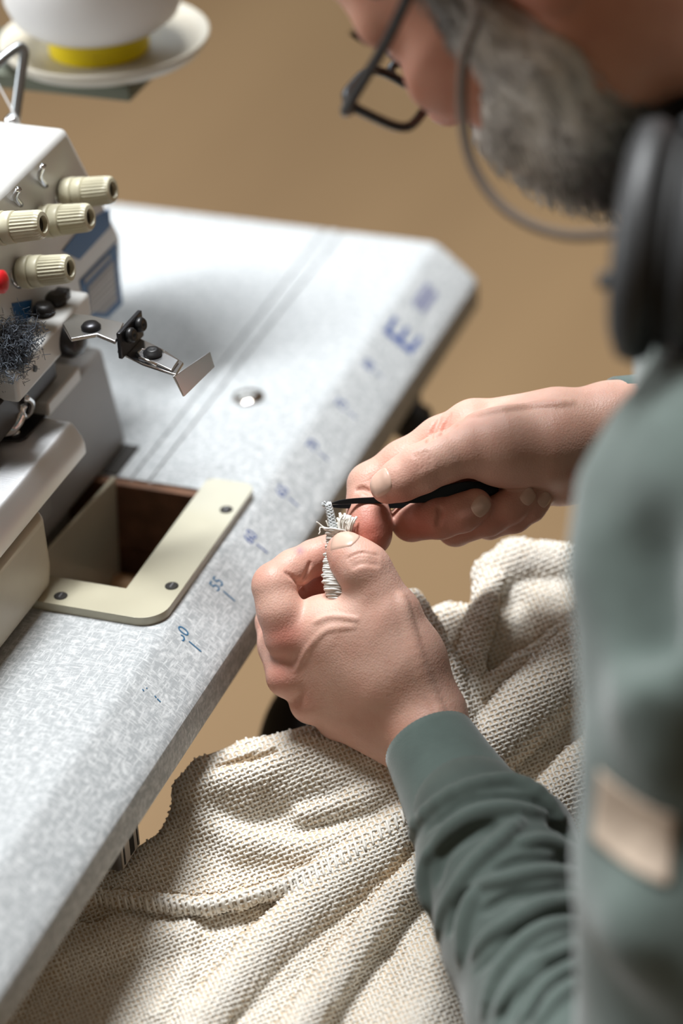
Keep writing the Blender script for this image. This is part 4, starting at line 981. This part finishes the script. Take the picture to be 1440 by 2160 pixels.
# left forearm sleeve with bunched folds (drawn at the depth of the forearm)
REF_S = 1.42
def sd(px, py, d): return (px, py, (REF_S - d) * FPX / REF_S)
SLV = Field((780, 1540, -420), (1470, 2560, 860), 6.0)
axs = [(925, 1600, 1.462), (992, 1718, 1.437), (1042, 1835, 1.412), (1105, 1990, 1.374), (1165, 2140, 1.335), (1240, 2330, 1.285)]
SLV.chain([sd(*axs[1]) + (128,), sd(*axs[2]) + (160,), sd(*axs[3]) + (168,), sd(*axs[4]) + (178,), sd(*axs[5]) + (200,)], k=30)
SLV.chain([sd(1048, 1752, 1.432) + (118,), sd(1078, 1785, 1.425) + (136,), sd(1110, 1880, 1.405) + (140,)], k=24)
def front_chain(F, pts, k, off, sub=False, n=14):
    xy = spline([(p[0], p[1]) for p in pts], n); rr = np.interp(np.linspace(0, 1, n), np.linspace(0, 1, len(pts)), [p[2] for p in pts])
    z = F.front(xy); ok = ~np.isnan(z)
    P = [(x, y, zz - r * off, r) for (x, y), zz, r, o in zip(xy, z, rr, ok) if o]
    if len(P) > 1: F.chain(P, k=k, sub=sub)
folds = [([(870, 1780, 12), (880, 1742, 17), (918, 1702, 18), (972, 1668, 18), (1040, 1651, 18), (1089, 1653, 18), (1138, 1677, 17), (1180, 1724, 14)], 0.3),
         ([(905, 1800, 9), (947, 1752, 15), (1001, 1718, 16), (1067, 1707, 16), (1142, 1716, 10)], 0.3),
         ([(1095, 1734, 9), (1052, 1774, 16), (1003, 1820, 17), (967, 1869, 16), (937, 1922, 15), (926, 1975, 10)], 0.25),
         ([(901, 1800, 8), (895, 1860, 14), (906, 1915, 10)], 0.25),
         ([(1100, 1780, 8), (1150, 1776, 14), (1210, 1800, 12)], 0.25),
         ([(1010, 1868, 8), (1067, 1858, 15), (1138, 1842, 16), (1215, 1842, 13)], 0.25),
         ([(972, 2025, 8), (978, 1952, 14), (998, 1888, 12)], 0.25),
         ([(1000, 2016, 8), (1030, 1980, 14), (1072, 1950, 16), (1138, 1911, 16), (1215, 1898, 13)], 0.25),
         ([(1020, 2136, 9), (1047, 2056, 15), (1103, 1988, 16), (1156, 1956, 15), (1215, 1946, 13)], 0.25),
         ([(1050, 2130, 8), (1085, 2080, 13), (1138, 2031, 14), (1215, 1992, 12)], 0.25),
         ([(1095, 2160, 8), (1147, 2080, 14), (1215, 2036, 12)], 0.25),
         ([(1130, 2165, 8), (1170, 2110, 13), (1215, 2074, 11)], 0.25)]
valleys = [[(905, 1745, 5.8), (980, 1692, 9.1), (1067, 1679, 9.9), (1147, 1698, 11.6), (1188, 1752, 11.6)], [(921, 1855, 8.3), (935, 1800, 14.0), (985, 1758, 15.8), (1040, 1738, 11.6)], [(1165, 1740, 9.9), (1205, 1770, 9.9)],
           [(1049, 1832, 7.5), (1111, 1812, 12.4), (1215, 1818, 12.4)], [(945, 1965, 5.8), (962, 1915, 8.3), (985, 1880, 6.7)], [(1020, 1920, 6.7), (1080, 1890, 9.9), (1200, 1872, 10.8)],
           [(1008, 2045, 7.5), (1085, 1972, 10.8), (1156, 1936, 10.8), (1215, 1925, 10.8)], [(1052, 2160, 7.5), (1075, 2100, 9.9), (1140, 2010, 9.9), (1215, 1972, 9.1)], [(1080, 2150, 7.5), (1111, 2085, 10.8), (1205, 2018, 9.9)], [(1120, 2150, 6.7), (1155, 2095, 9.1), (1210, 2056, 8.3)]]
for v_ in valleys: front_chain(SLV, v_, 16, -0.1, True)
for p_, o_ in folds: front_chain(SLV, p_, 18, o_ - 0.22)
VP, VF = SLV.mesh(); Vw = Warr(VP, REF_S)
slv = mesh_obj('sleeve', Vw, outward(Vw - Vw.mean(0), VF), M['sweat'], sweat)
# ribbed cuffs: tubes with a turned-in lip
M['cuff'] = cloth_mat('sage_rib', (0.100, 0.136, 0.124))
def cuff(path, rads, ecc, name):
    """path: world points from opening to seam"""
    P = spline(path, 15); r = np.interp(np.linspace(0, 1, 15), np.linspace(0, 1, len(rads)), rads)
    t0 = P[1] - P[0]; t0 /= np.linalg.norm(t0)
    P = np.vstack([P[0] + t0 * 0.022, P[0] + t0 * 0.006, P[0] + t0 * 0.0005, P[0] - t0 * 0.0012, P]); r = np.concatenate([[rads[0] - 0.0046, rads[0] - 0.0040, rads[0] - 0.0032, rads[0] - 0.0016], r])
    a = np.cross(t0, ecc[0]); a /= np.linalg.norm(a); b = np.cross(a, t0); N = 120; v = []; f = []
    for i in range(len(P)):
        for k in range(N):
            an = 2 * math.pi * k / N; rb = 1 + 0.006 * math.cos(an * N / 2)
            v.append(P[i] + r[i] * rb * (a * math.cos(an) + b * ecc[1] * math.sin(an)))
    for i in range(len(P) - 1):
        for k in range(N): f.append((i * N + k, i * N + (k + 1) % N, (i + 1) * N + (k + 1) % N, (i + 1) * N + k))
    return mesh_obj(name, np.array(v), [q[::-1] for q in f], M['cuff'], sweat)
cuff([W(905, 1568, 1.472), W(940, 1632, 1.458), W(985, 1712, 1.439), W(1012, 1768, 1.428)], [0.0245, 0.0270, 0.0310, 0.0340], (np.array(CD), 0.96), 'cuff')
wr = WR_R * 0.90 + EL_R * 0.10; dirR = EL_R - WR_R; dirR /= np.linalg.norm(dirR)
cR = W(1300, 900, 1.517)
cuff([cR, cR + dirR * 0.02, cR + dirR * 0.045], [0.0290, 0.0310, 0.0330], (np.array([0, 0, 1.0]), 0.9), 'cuff')
# tan patch sewn on the upper sleeve: lies on the sleeve surface
M['patch'] = mat('tan_leatherette', (0.40, 0.315, 0.24), 0.7, var=0.12, vscale=40)
def patch():
    N1, N2 = 15, 15; c = [(1262, 1622), (1425, 1722), (1412, 1868), (1248, 1768)]
    pts = []
    for i in range(N1):
        for j in range(N2):
            u, v = i / (N1 - 1), j / (N2 - 1)
            px = (c[0][0] * (1 - u) + c[1][0] * u) * (1 - v) + (c[3][0] * (1 - u) + c[2][0] * u) * v
            py = (c[0][1] * (1 - u) + c[1][1] * u) * (1 - v) + (c[3][1] * (1 - u) + c[2][1] * u) * v + 26 * (4 * u * (1 - u)) * 0.5
            d = 1.02
            for _ in range(60):
                f = float(S.sample(np.array([W(px, py, d) * 1000]))[0]); 
                if f < 0.2: break
                d += min(max(f * 0.0008, 0.0003), 0.02)
            pts.append((px, py, d))
    top_ = np.array([W(p[0], p[1], p[2] - 0.0022) for p in pts]); low = np.array([W(p[0], p[1], p[2] + 0.002) for p in pts]); n = N1 * N2
    f = [(i * N2 + j, (i + 1) * N2 + j, (i + 1) * N2 + j + 1, i * N2 + j + 1) for i in range(N1 - 1) for j in range(N2 - 1)]
    rim = [i * N2 for i in range(N1)] + [(N1 - 1) * N2 + j for j in range(1, N2)] + [i * N2 + N2 - 1 for i in range(N1 - 2, -1, -1)] + [j for j in range(N2 - 2, 0, -1)]
    f += [(p, n + p, n + q, q) for p, q in zip(rim, rim[1:] + rim[:1])]
    return mesh_obj('sleeve_patch', np.vstack([top_, low]), [q[::-1] for q in f], M['patch'], sweat)
pt = patch(); pt['label'] = 'tan rectangular patch sewn on the sleeve'
# trousers: thighs under the cloth, one dark knee shows under the table edge
M['trouser'] = mat('black_trousers', (0.009, 0.009, 0.010), 0.9, bump=0.2, bscale=900)
T = Field((250, -780, -10), (900, 190, 700), 10.0)
KR = W(790, 1600, 1.68) * 1000; KL = np.array([430., 20, 520])
T.chain([(470, -560, 540, 95), (440, -250, 560, 84), tuple(KL) + (66,)], k=30); T.chain([(640, -560, 540, 95), (660, -250, 556, 80), tuple(KR) + (66,)], k=30)
T.chain([tuple(KL) + (62,), (430, 40, 250, 52), (425, 20, 70, 46)], k=20); T.chain([tuple(KR) + (64,), (KR[0], KR[1] + 20, 250, 54), (KR[0], KR[1], 70, 46)], k=20)
T.chain([(470, -580, 540, 100), (640, -580, 540, 100)], k=40)
TP, TF = T.mesh(); TPm = TP / 1000
mesh_obj('trousers', TPm, outward(TPm - TPm.mean(0), TF), M['trouser'], person)
for kx, ky in ((430, 20), (KR[0], KR[1])):
    sh = Field((kx - 70, ky - 110, -5), (kx + 70, ky + 220, 110), 6); sh.chain([(kx, ky - 40, 36, 32), (kx, ky + 60, 34, 36), (kx, ky + 150, 26, 28)], k=10); sh.cone((kx, ky - 10, 40), (kx, ky - 10, 80), 40, 42, 10)
    a, b = sh.mesh(); mesh_obj('shoe', a / 1000, outward(a / 1000 - a.mean(0) / 1000, b), M['black'], person)
# stool
stool = empty('stool', (0.55, -0.60, 0.0), 'black round workshop stool under the seated man', 'stool')
MB().ring([(0.05, 0.375), (0.18, 0.376), (0.20, 0.39), (0.20, 0.425), (0.18, 0.438), (0.02, 0.44)], (0.555, -0.60, 0), (0, 0, 1), 40).build('seat', M['black'], stool, smooth=True)
for i in range(4):
    a = math.pi / 4 + i * math.pi / 2
    MB().tube([(0.555 + 0.13 * math.cos(a), -0.60 + 0.13 * math.sin(a), 0.38), (0.555 + 0.20 * math.cos(a), -0.60 + 0.20 * math.sin(a), 0.012)], 0.012, 12).build('leg', M['grey_metal'], stool, smooth=True)
# ------------------------------------------------------------------ eyeglasses with a cord
M['frame'] = mat('dark_acetate', (0.030, 0.027, 0.026), 0.25, var=0.2, vscale=90)
def glass_mat():
    m, nt, b = nodes('lens_glass'); b.inputs['Transmission Weight'].default_value = 1.0; b.inputs['Roughness'].default_value = 0.0; b.inputs['IOR'].default_value = 1.05; b.inputs['Base Color'].default_value = (0.97, 0.98, 0.98, 1)
    return m
M['lens'] = glass_mat()
GT = math.radians(9)
specs = empty('eyeglasses', hw([[110, 0, 10]])[0], 'dark rectangular eyeglasses worn by the man, with a neck cord', 'eyeglasses')
GO = np.array([119.0, 0, 12.0])
def gl(y, z, x=0.0):  # lens-plane coordinates -> head frame
    return GO + np.array([x * math.cos(GT) + z * math.sin(GT) - 0.0010 * y * y * 1.2, y, z * math.cos(GT) - x * math.sin(GT)])
def rim_pts(s):
    c = []
    hw_, hh = 25.5, 17.5; cx = 33.5
    for k in range(56):
        a = 2 * math.pi * k / 56; ca, sa = math.cos(a), math.sin(a); e = 2 / 3.6
        y = hw_ * math.copysign(abs(ca) ** e, ca); z = hh * math.copysign(abs(sa) ** e, sa)
        y *= 1 - 0.16 * (0.5 - z / (2 * hh)) * (1 if y > 0 else 0.4)
        c.append(gl(s * (cx + y), z))
    return c
for s in (-1, 1):
    rp = rim_pts(s); o = MB().tube(hw(np.array(rp)), 0.0024, 10, closed=True).build('rim', M['frame'], specs, smooth=True)
    lp = hw(np.array(rp)); n = len(lp); th = HF * 0.0008
    MB().add(list(lp - th) + list(lp + th), [tuple(range(n))[::-1], tuple(range(n, 2 * n))] + [(i, (i + 1) % n, n + (i + 1) % n, n + i) for i in range(n)]).build('lens', M['lens'], specs)
    hinge = gl(s * 62, 11); tp = [hinge, hinge + np.array([-4, s * 5.5, 1]), np.array([70, s * 73, 25]), np.array([20, s * 77, 30]), np.array([-8, s * 79, 26]), np.array([-26, s * 79, 6])]
    MB().tube(hw(spline(tp, 26)), [0.0027] * 18 + [0.0022] * 8, 10).build('temple', M['frame'], specs, smooth=True)
    MB().tube(hw(np.array([gl(s * 58, 11), gl(s * 63, 11.5), gl(s * 66, 11, -4)])), 0.0036, 10).build('end_piece', M['frame'], specs, smooth=True)
    MB().ring([(0.0004, -0.0012), (0.0038, -0.0010), (0.0042, 0), (0.0036, 0.0012), (0.0004, 0.0014)], hw([gl(s * 9.5, -9, -5)])[0], HM @ np.array([-0.4, s, 0.2]), 14).build('nose_pad', M['lens'], specs, smooth=True)
MB().tube(hw(spline([gl(-9, 4), gl(-4, 8), gl(4, 8), gl(9, 4)], 10)), 0.0022, 10).build('bridge', M['frame'], specs, smooth=True)
te = hw([[20, 79, 30]])[0]
cp = [te, W(1000, 20, 1.245), W(978, 120, 1.25), W(974, 230, 1.255), W(990, 330, 1.255), W(1035, 410, 1.25), W(1100, 464, 1.24), W(1190, 495, 1.225), W(1290, 492, 1.205), W(1400, 470, 1.18), W(1560, 420, 1.16)]
MB().tube(spline(cp, 70), 0.0024, 10).build('cord', mat('brown_cord', (0.085, 0.062, 0.045), 0.8), specs, smooth=True)

# ------------------------------------------------------------------ headphones resting round the neck
M['hp'] = mat('dark_grey_plastic', (0.022, 0.023, 0.024), 0.5); M['pad'] = mat('black_padding', (0.018, 0.018, 0.018), 0.6)
hc = W(1440, 512, 1.165); hax = -0.97 * np.array(CR) + 0.10 * np.array(CU) + 0.20 * np.array(CD); hax /= np.linalg.norm(hax)
hp = empty('headphones', hc, 'dark grey over-ear headphones hanging round the man\'s neck', 'headphones')
def oval(profile, c, ax, name, material, tall=1.32):
    ax = np.array(ax); up = np.array(CU) - ax * (np.array(CU) @ ax); up /= np.linalg.norm(up); up = up * math.cos(0.42) + np.cross(ax, up) * math.sin(0.42); sd_ = np.cross(up, ax); v = []; f = []; N = 48
    for r, h in profile:
        for k in range(N):
            a = 2 * math.pi * k / N; v.append(np.array(c) + ax * h + r * (sd_ * math.cos(a) + up * tall * math.sin(a)))
    for i in range(len(profile) - 1):
        for k in range(N): f.append((i * N + k, i * N + (k + 1) % N, (i + 1) * N + (k + 1) % N, (i + 1) * N + k))
    f += [tuple(range(N))[::-1], tuple((len(profile) - 1) * N + k for k in range(N))]
    return mesh_obj(name, np.array(v), f, material, hp)
oval([(0.020, -0.012), (0.034, -0.011), (0.038, -0.006), (0.036, 0.000)], hc, hax, 'shell', M['hp'])
oval([(0.034, 0.0005), (0.036, 0.003), (0.0365, 0.0050), (0.0340, 0.0065)], hc, hax, 'joint_ring', M['pad'])
oval([(0.033, 0.0066), (0.0385, 0.009), (0.0405, 0.0150), (0.0390, 0.0215), (0.0330, 0.0250), (0.0240, 0.0235), (0.0180, 0.018)], hc, hax, 'ear_pad', M['hp'])
MB().ring([(0.0036, 0), (0.0038, 0.004), (0.002, 0.005)], W(1286, 592, 1.162), -np.array(CR), 16).build('button', M['hp'], hp, smooth=True)
hb = [hc - hax * 0.004 + np.array(CU) * 0.046, W(1560, 230, 1.19), W(1720, 190, 1.26), W(1850, 260, 1.36), W(1860, 400, 1.46)]
MB().tube(spline(hb, 24), 0.0065, 12).build('headband', M['hp'], hp, smooth=True)

# ------------------------------------------------------------------ tweezers in the right hand
tw = empty('tweezers', W(690, 1062, 1.487), 'black pointed tweezers held in the right hand', 'tweezers')
def blade(pts, name):
    P = spline(pts, 26); Pw = Warr(P[:, :3], REF_R); w = P[:, 3] * REF_R / FPX; t = P[:, 4] * REF_R / FPX
    v = []; f = []
    for i in range(len(P)):
        T_ = Pw[min(i + 1, 25)] - Pw[max(i - 1, 0)]; T_ /= np.linalg.norm(T_); a = np.cross(T_, CD); a /= np.linalg.norm(a); b = np.cross(T_, a)
        for (ua, ub) in ((-1, -1), (1, -1), (1, 1), (-1, 1)): v.append(Pw[i] + a * ua * w[i] + b * ub * t[i])
    for i in range(25):
        for k in range(4): f.append((i * 4 + k, i * 4 + (k + 1) % 4, (i + 1) * 4 + (k + 1) % 4, (i + 1) * 4 + k))
    f += [(0, 1, 2, 3), (103, 102, 101, 100)]
    o = mesh_obj(name, np.array(v), f, M['tweezer'], tw, smooth=False)
    bmm = bmesh.new(); bmm.from_mesh(o.data); bmesh.ops.recalc_face_normals(bmm, faces=bmm.faces[:]); bmm.to_mesh(o.data); bmm.free()
    bevel(o, 0.0004, 2); return o
M['tweezer'] = mat('black_steel', (0.016, 0.016, 0.018), 0.32, 0.6)
blade([(699, 1062, 4, 1.2, 1.6), (720, 1059, 2, 5.0, 2.2), (760, 1056, 0, 6.2, 3.0), (830, 1054, -6, 8, 3.6), (900, 1048, -16, 12, 4), (960, 1034, -22, 15, 4.5), (1010, 1030, -30, 14, 5), (1050, 1030, -40, 11, 5)], 'arm')
blade([(689, 1058, -8, 1.2, 1.6), (694, 1066, -10, 2.0, 2.0), (720, 1068, -18, 4.5, 2.2), (780, 1066, -26, 6, 3.0), (860, 1062, -40, 9, 3.6), (950, 1044, -44, 13, 4.5), (1050, 1032, -46, 11, 5)], 'arm')

# ------------------------------------------------------------------ braided cord and the serged edge held between the fingers
M['braid'] = mat('white_braid', (0.74, 0.78, 0.80), 0.7, bump=0.3, bscale=2500)
cord = empty('braided_cord', Warr([(697, 1100, 0)], REF_L)[0], 'thin white braided cord end pinched between thumb and forefinger', 'cord')
cpath = spline([(691, 1064, 0), (696, 1082, 0), (701, 1104, -2), (705, 1122, -4), (706, 1150, -10)], 40)
MB().tube(Warr(cpath, REF_L), 6.2 * REF_L / FPX, 12).build('core', mat('braid_core', (0.50, 0.58, 0.62), 0.8), cord, smooth=True)
for fam in range(8):
    pts = []; sgn = 1 if fam % 2 else -1
    for i in range(80):
        t = i / 79; p = cpath[min(39, int(t * 39))]; a = sgn * t * 2 * math.pi * 3.2 + fam * math.pi / 4
        pts.append((p[0] + 7.2 * math.cos(a), p[1], p[2] + 7.2 * math.sin(a)))
    MB().tube(Warr(pts, REF_L), 1.9 * REF_L / FPX, 5).build('strand', M['braid'], cord, smooth=True)
rr_ = random.Random(8)
fr = MB()
for i in range(16):
    x, y = 690 + rr_.uniform(-9, 9), 1062 + rr_.uniform(-2, 4)
    fr.tube(Warr([(x, y + 4, rr_.uniform(-6, 6)), (x + rr_.uniform(-5, 5), y - 2, rr_.uniform(-6, 8))], REF_L), 1.8 * REF_L / FPX, 5)
fr.build('frayed_tip', M['braid'], cord, smooth=True, kind='stuff')
# serged edge: a stuffed rim wrapped in many thread turns
edge = mesh_obj('serged_edge', *(lambda m: (m.v, m.f))(MB().tube(Warr(spline([(708, 1118, 4), (703, 1142, 0), (698, 1180, 2), (700, 1212, 10), (709, 1246, 12), (722, 1290, 0)], 40), REF_L), list(np.interp(np.linspace(0, 1, 40), [0, .1, .3, .5, .75, 1], [19, 14, 9, 13, 21, 24]) * REF_L / FPX), 14)), M['yarn'], cloth)
wrap = MB(); ep = spline([(708, 1118, 4), (703, 1142, 0), (698, 1180, 2), (700, 1212, 10), (709, 1246, 12), (722, 1290, 0)], 200); er = np.interp(np.linspace(0, 1, 200), [0, .1, .3, .5, .75, 1], [19, 14, 9, 13, 21, 24])
pts = []
for i in range(1400):
    t = i / 1399; j = min(199, int(t * 199)); a = t * 2 * math.pi * 34; r = er[j] + 1.5 + 1.3 * math.sin(i * 0.37) + (2.5 if (i // 41) % 3 == 0 else 0) * max(0, -math.cos(a))
    tx = 0.2
    pts.append((ep[j][0] + r * math.cos(a), ep[j][1] + 4.5 * math.cos(a + 0.6), ep[j][2] + r * math.sin(a)))
wrap.tube(Warr(pts, REF_L), 2.5 * REF_L / FPX, 5)
wrap.build('wrapped_thread', mat('white_overlock_thread', (0.80, 0.78, 0.74), 0.8), cloth, smooth=True)
# frayed yarn ends above the thumb
fy = MB()
for i in range(46):
    x = 712 + rr_.uniform(0, 26); y = 1120 + rr_.uniform(-4, 6); z = rr_.uniform(-16, 14); ln_ = rr_.uniform(14, 38); dx = (x - 716) * 0.3 + rr_.uniform(-8, 8)
    fy.tube(Warr(spline([(x, y, z), (x + dx * 0.4 + rr_.uniform(-3, 3), y - ln_ * 0.5, z + rr_.uniform(-4, 4)), (x + dx, y - ln_, z + rr_.uniform(-6, 6))], 6), REF_L), rr_.choice((1.6, 2.4, 3.0)) * REF_L / FPX, 5)
for pts in (((690, 1114, 4), (682, 1112, 4), (672, 1104, 6), (667, 1101, 8)), ((688, 1116, 4), (676, 1112, 6), (674, 1118, 8), (675, 1122, 8), (672, 1127, 10)), ((692, 1110, 2), (689, 1102, 4), (687, 1098, 4)),
            ((735, 1122, 10), (740, 1104, 14), (747, 1092, 16)), ((733, 1118, 10), (737, 1102, 12), (740, 1087, 12)), ((742, 1124, 14), (752, 1134, 20), (760, 1142, 30))):
    fy.tube(Warr(spline(pts, 8), REF_L), 1.7 * REF_L / FPX, 5)
fy.build('frayed_yarn', M['yarn'], cloth, smooth=True, kind='stuff')
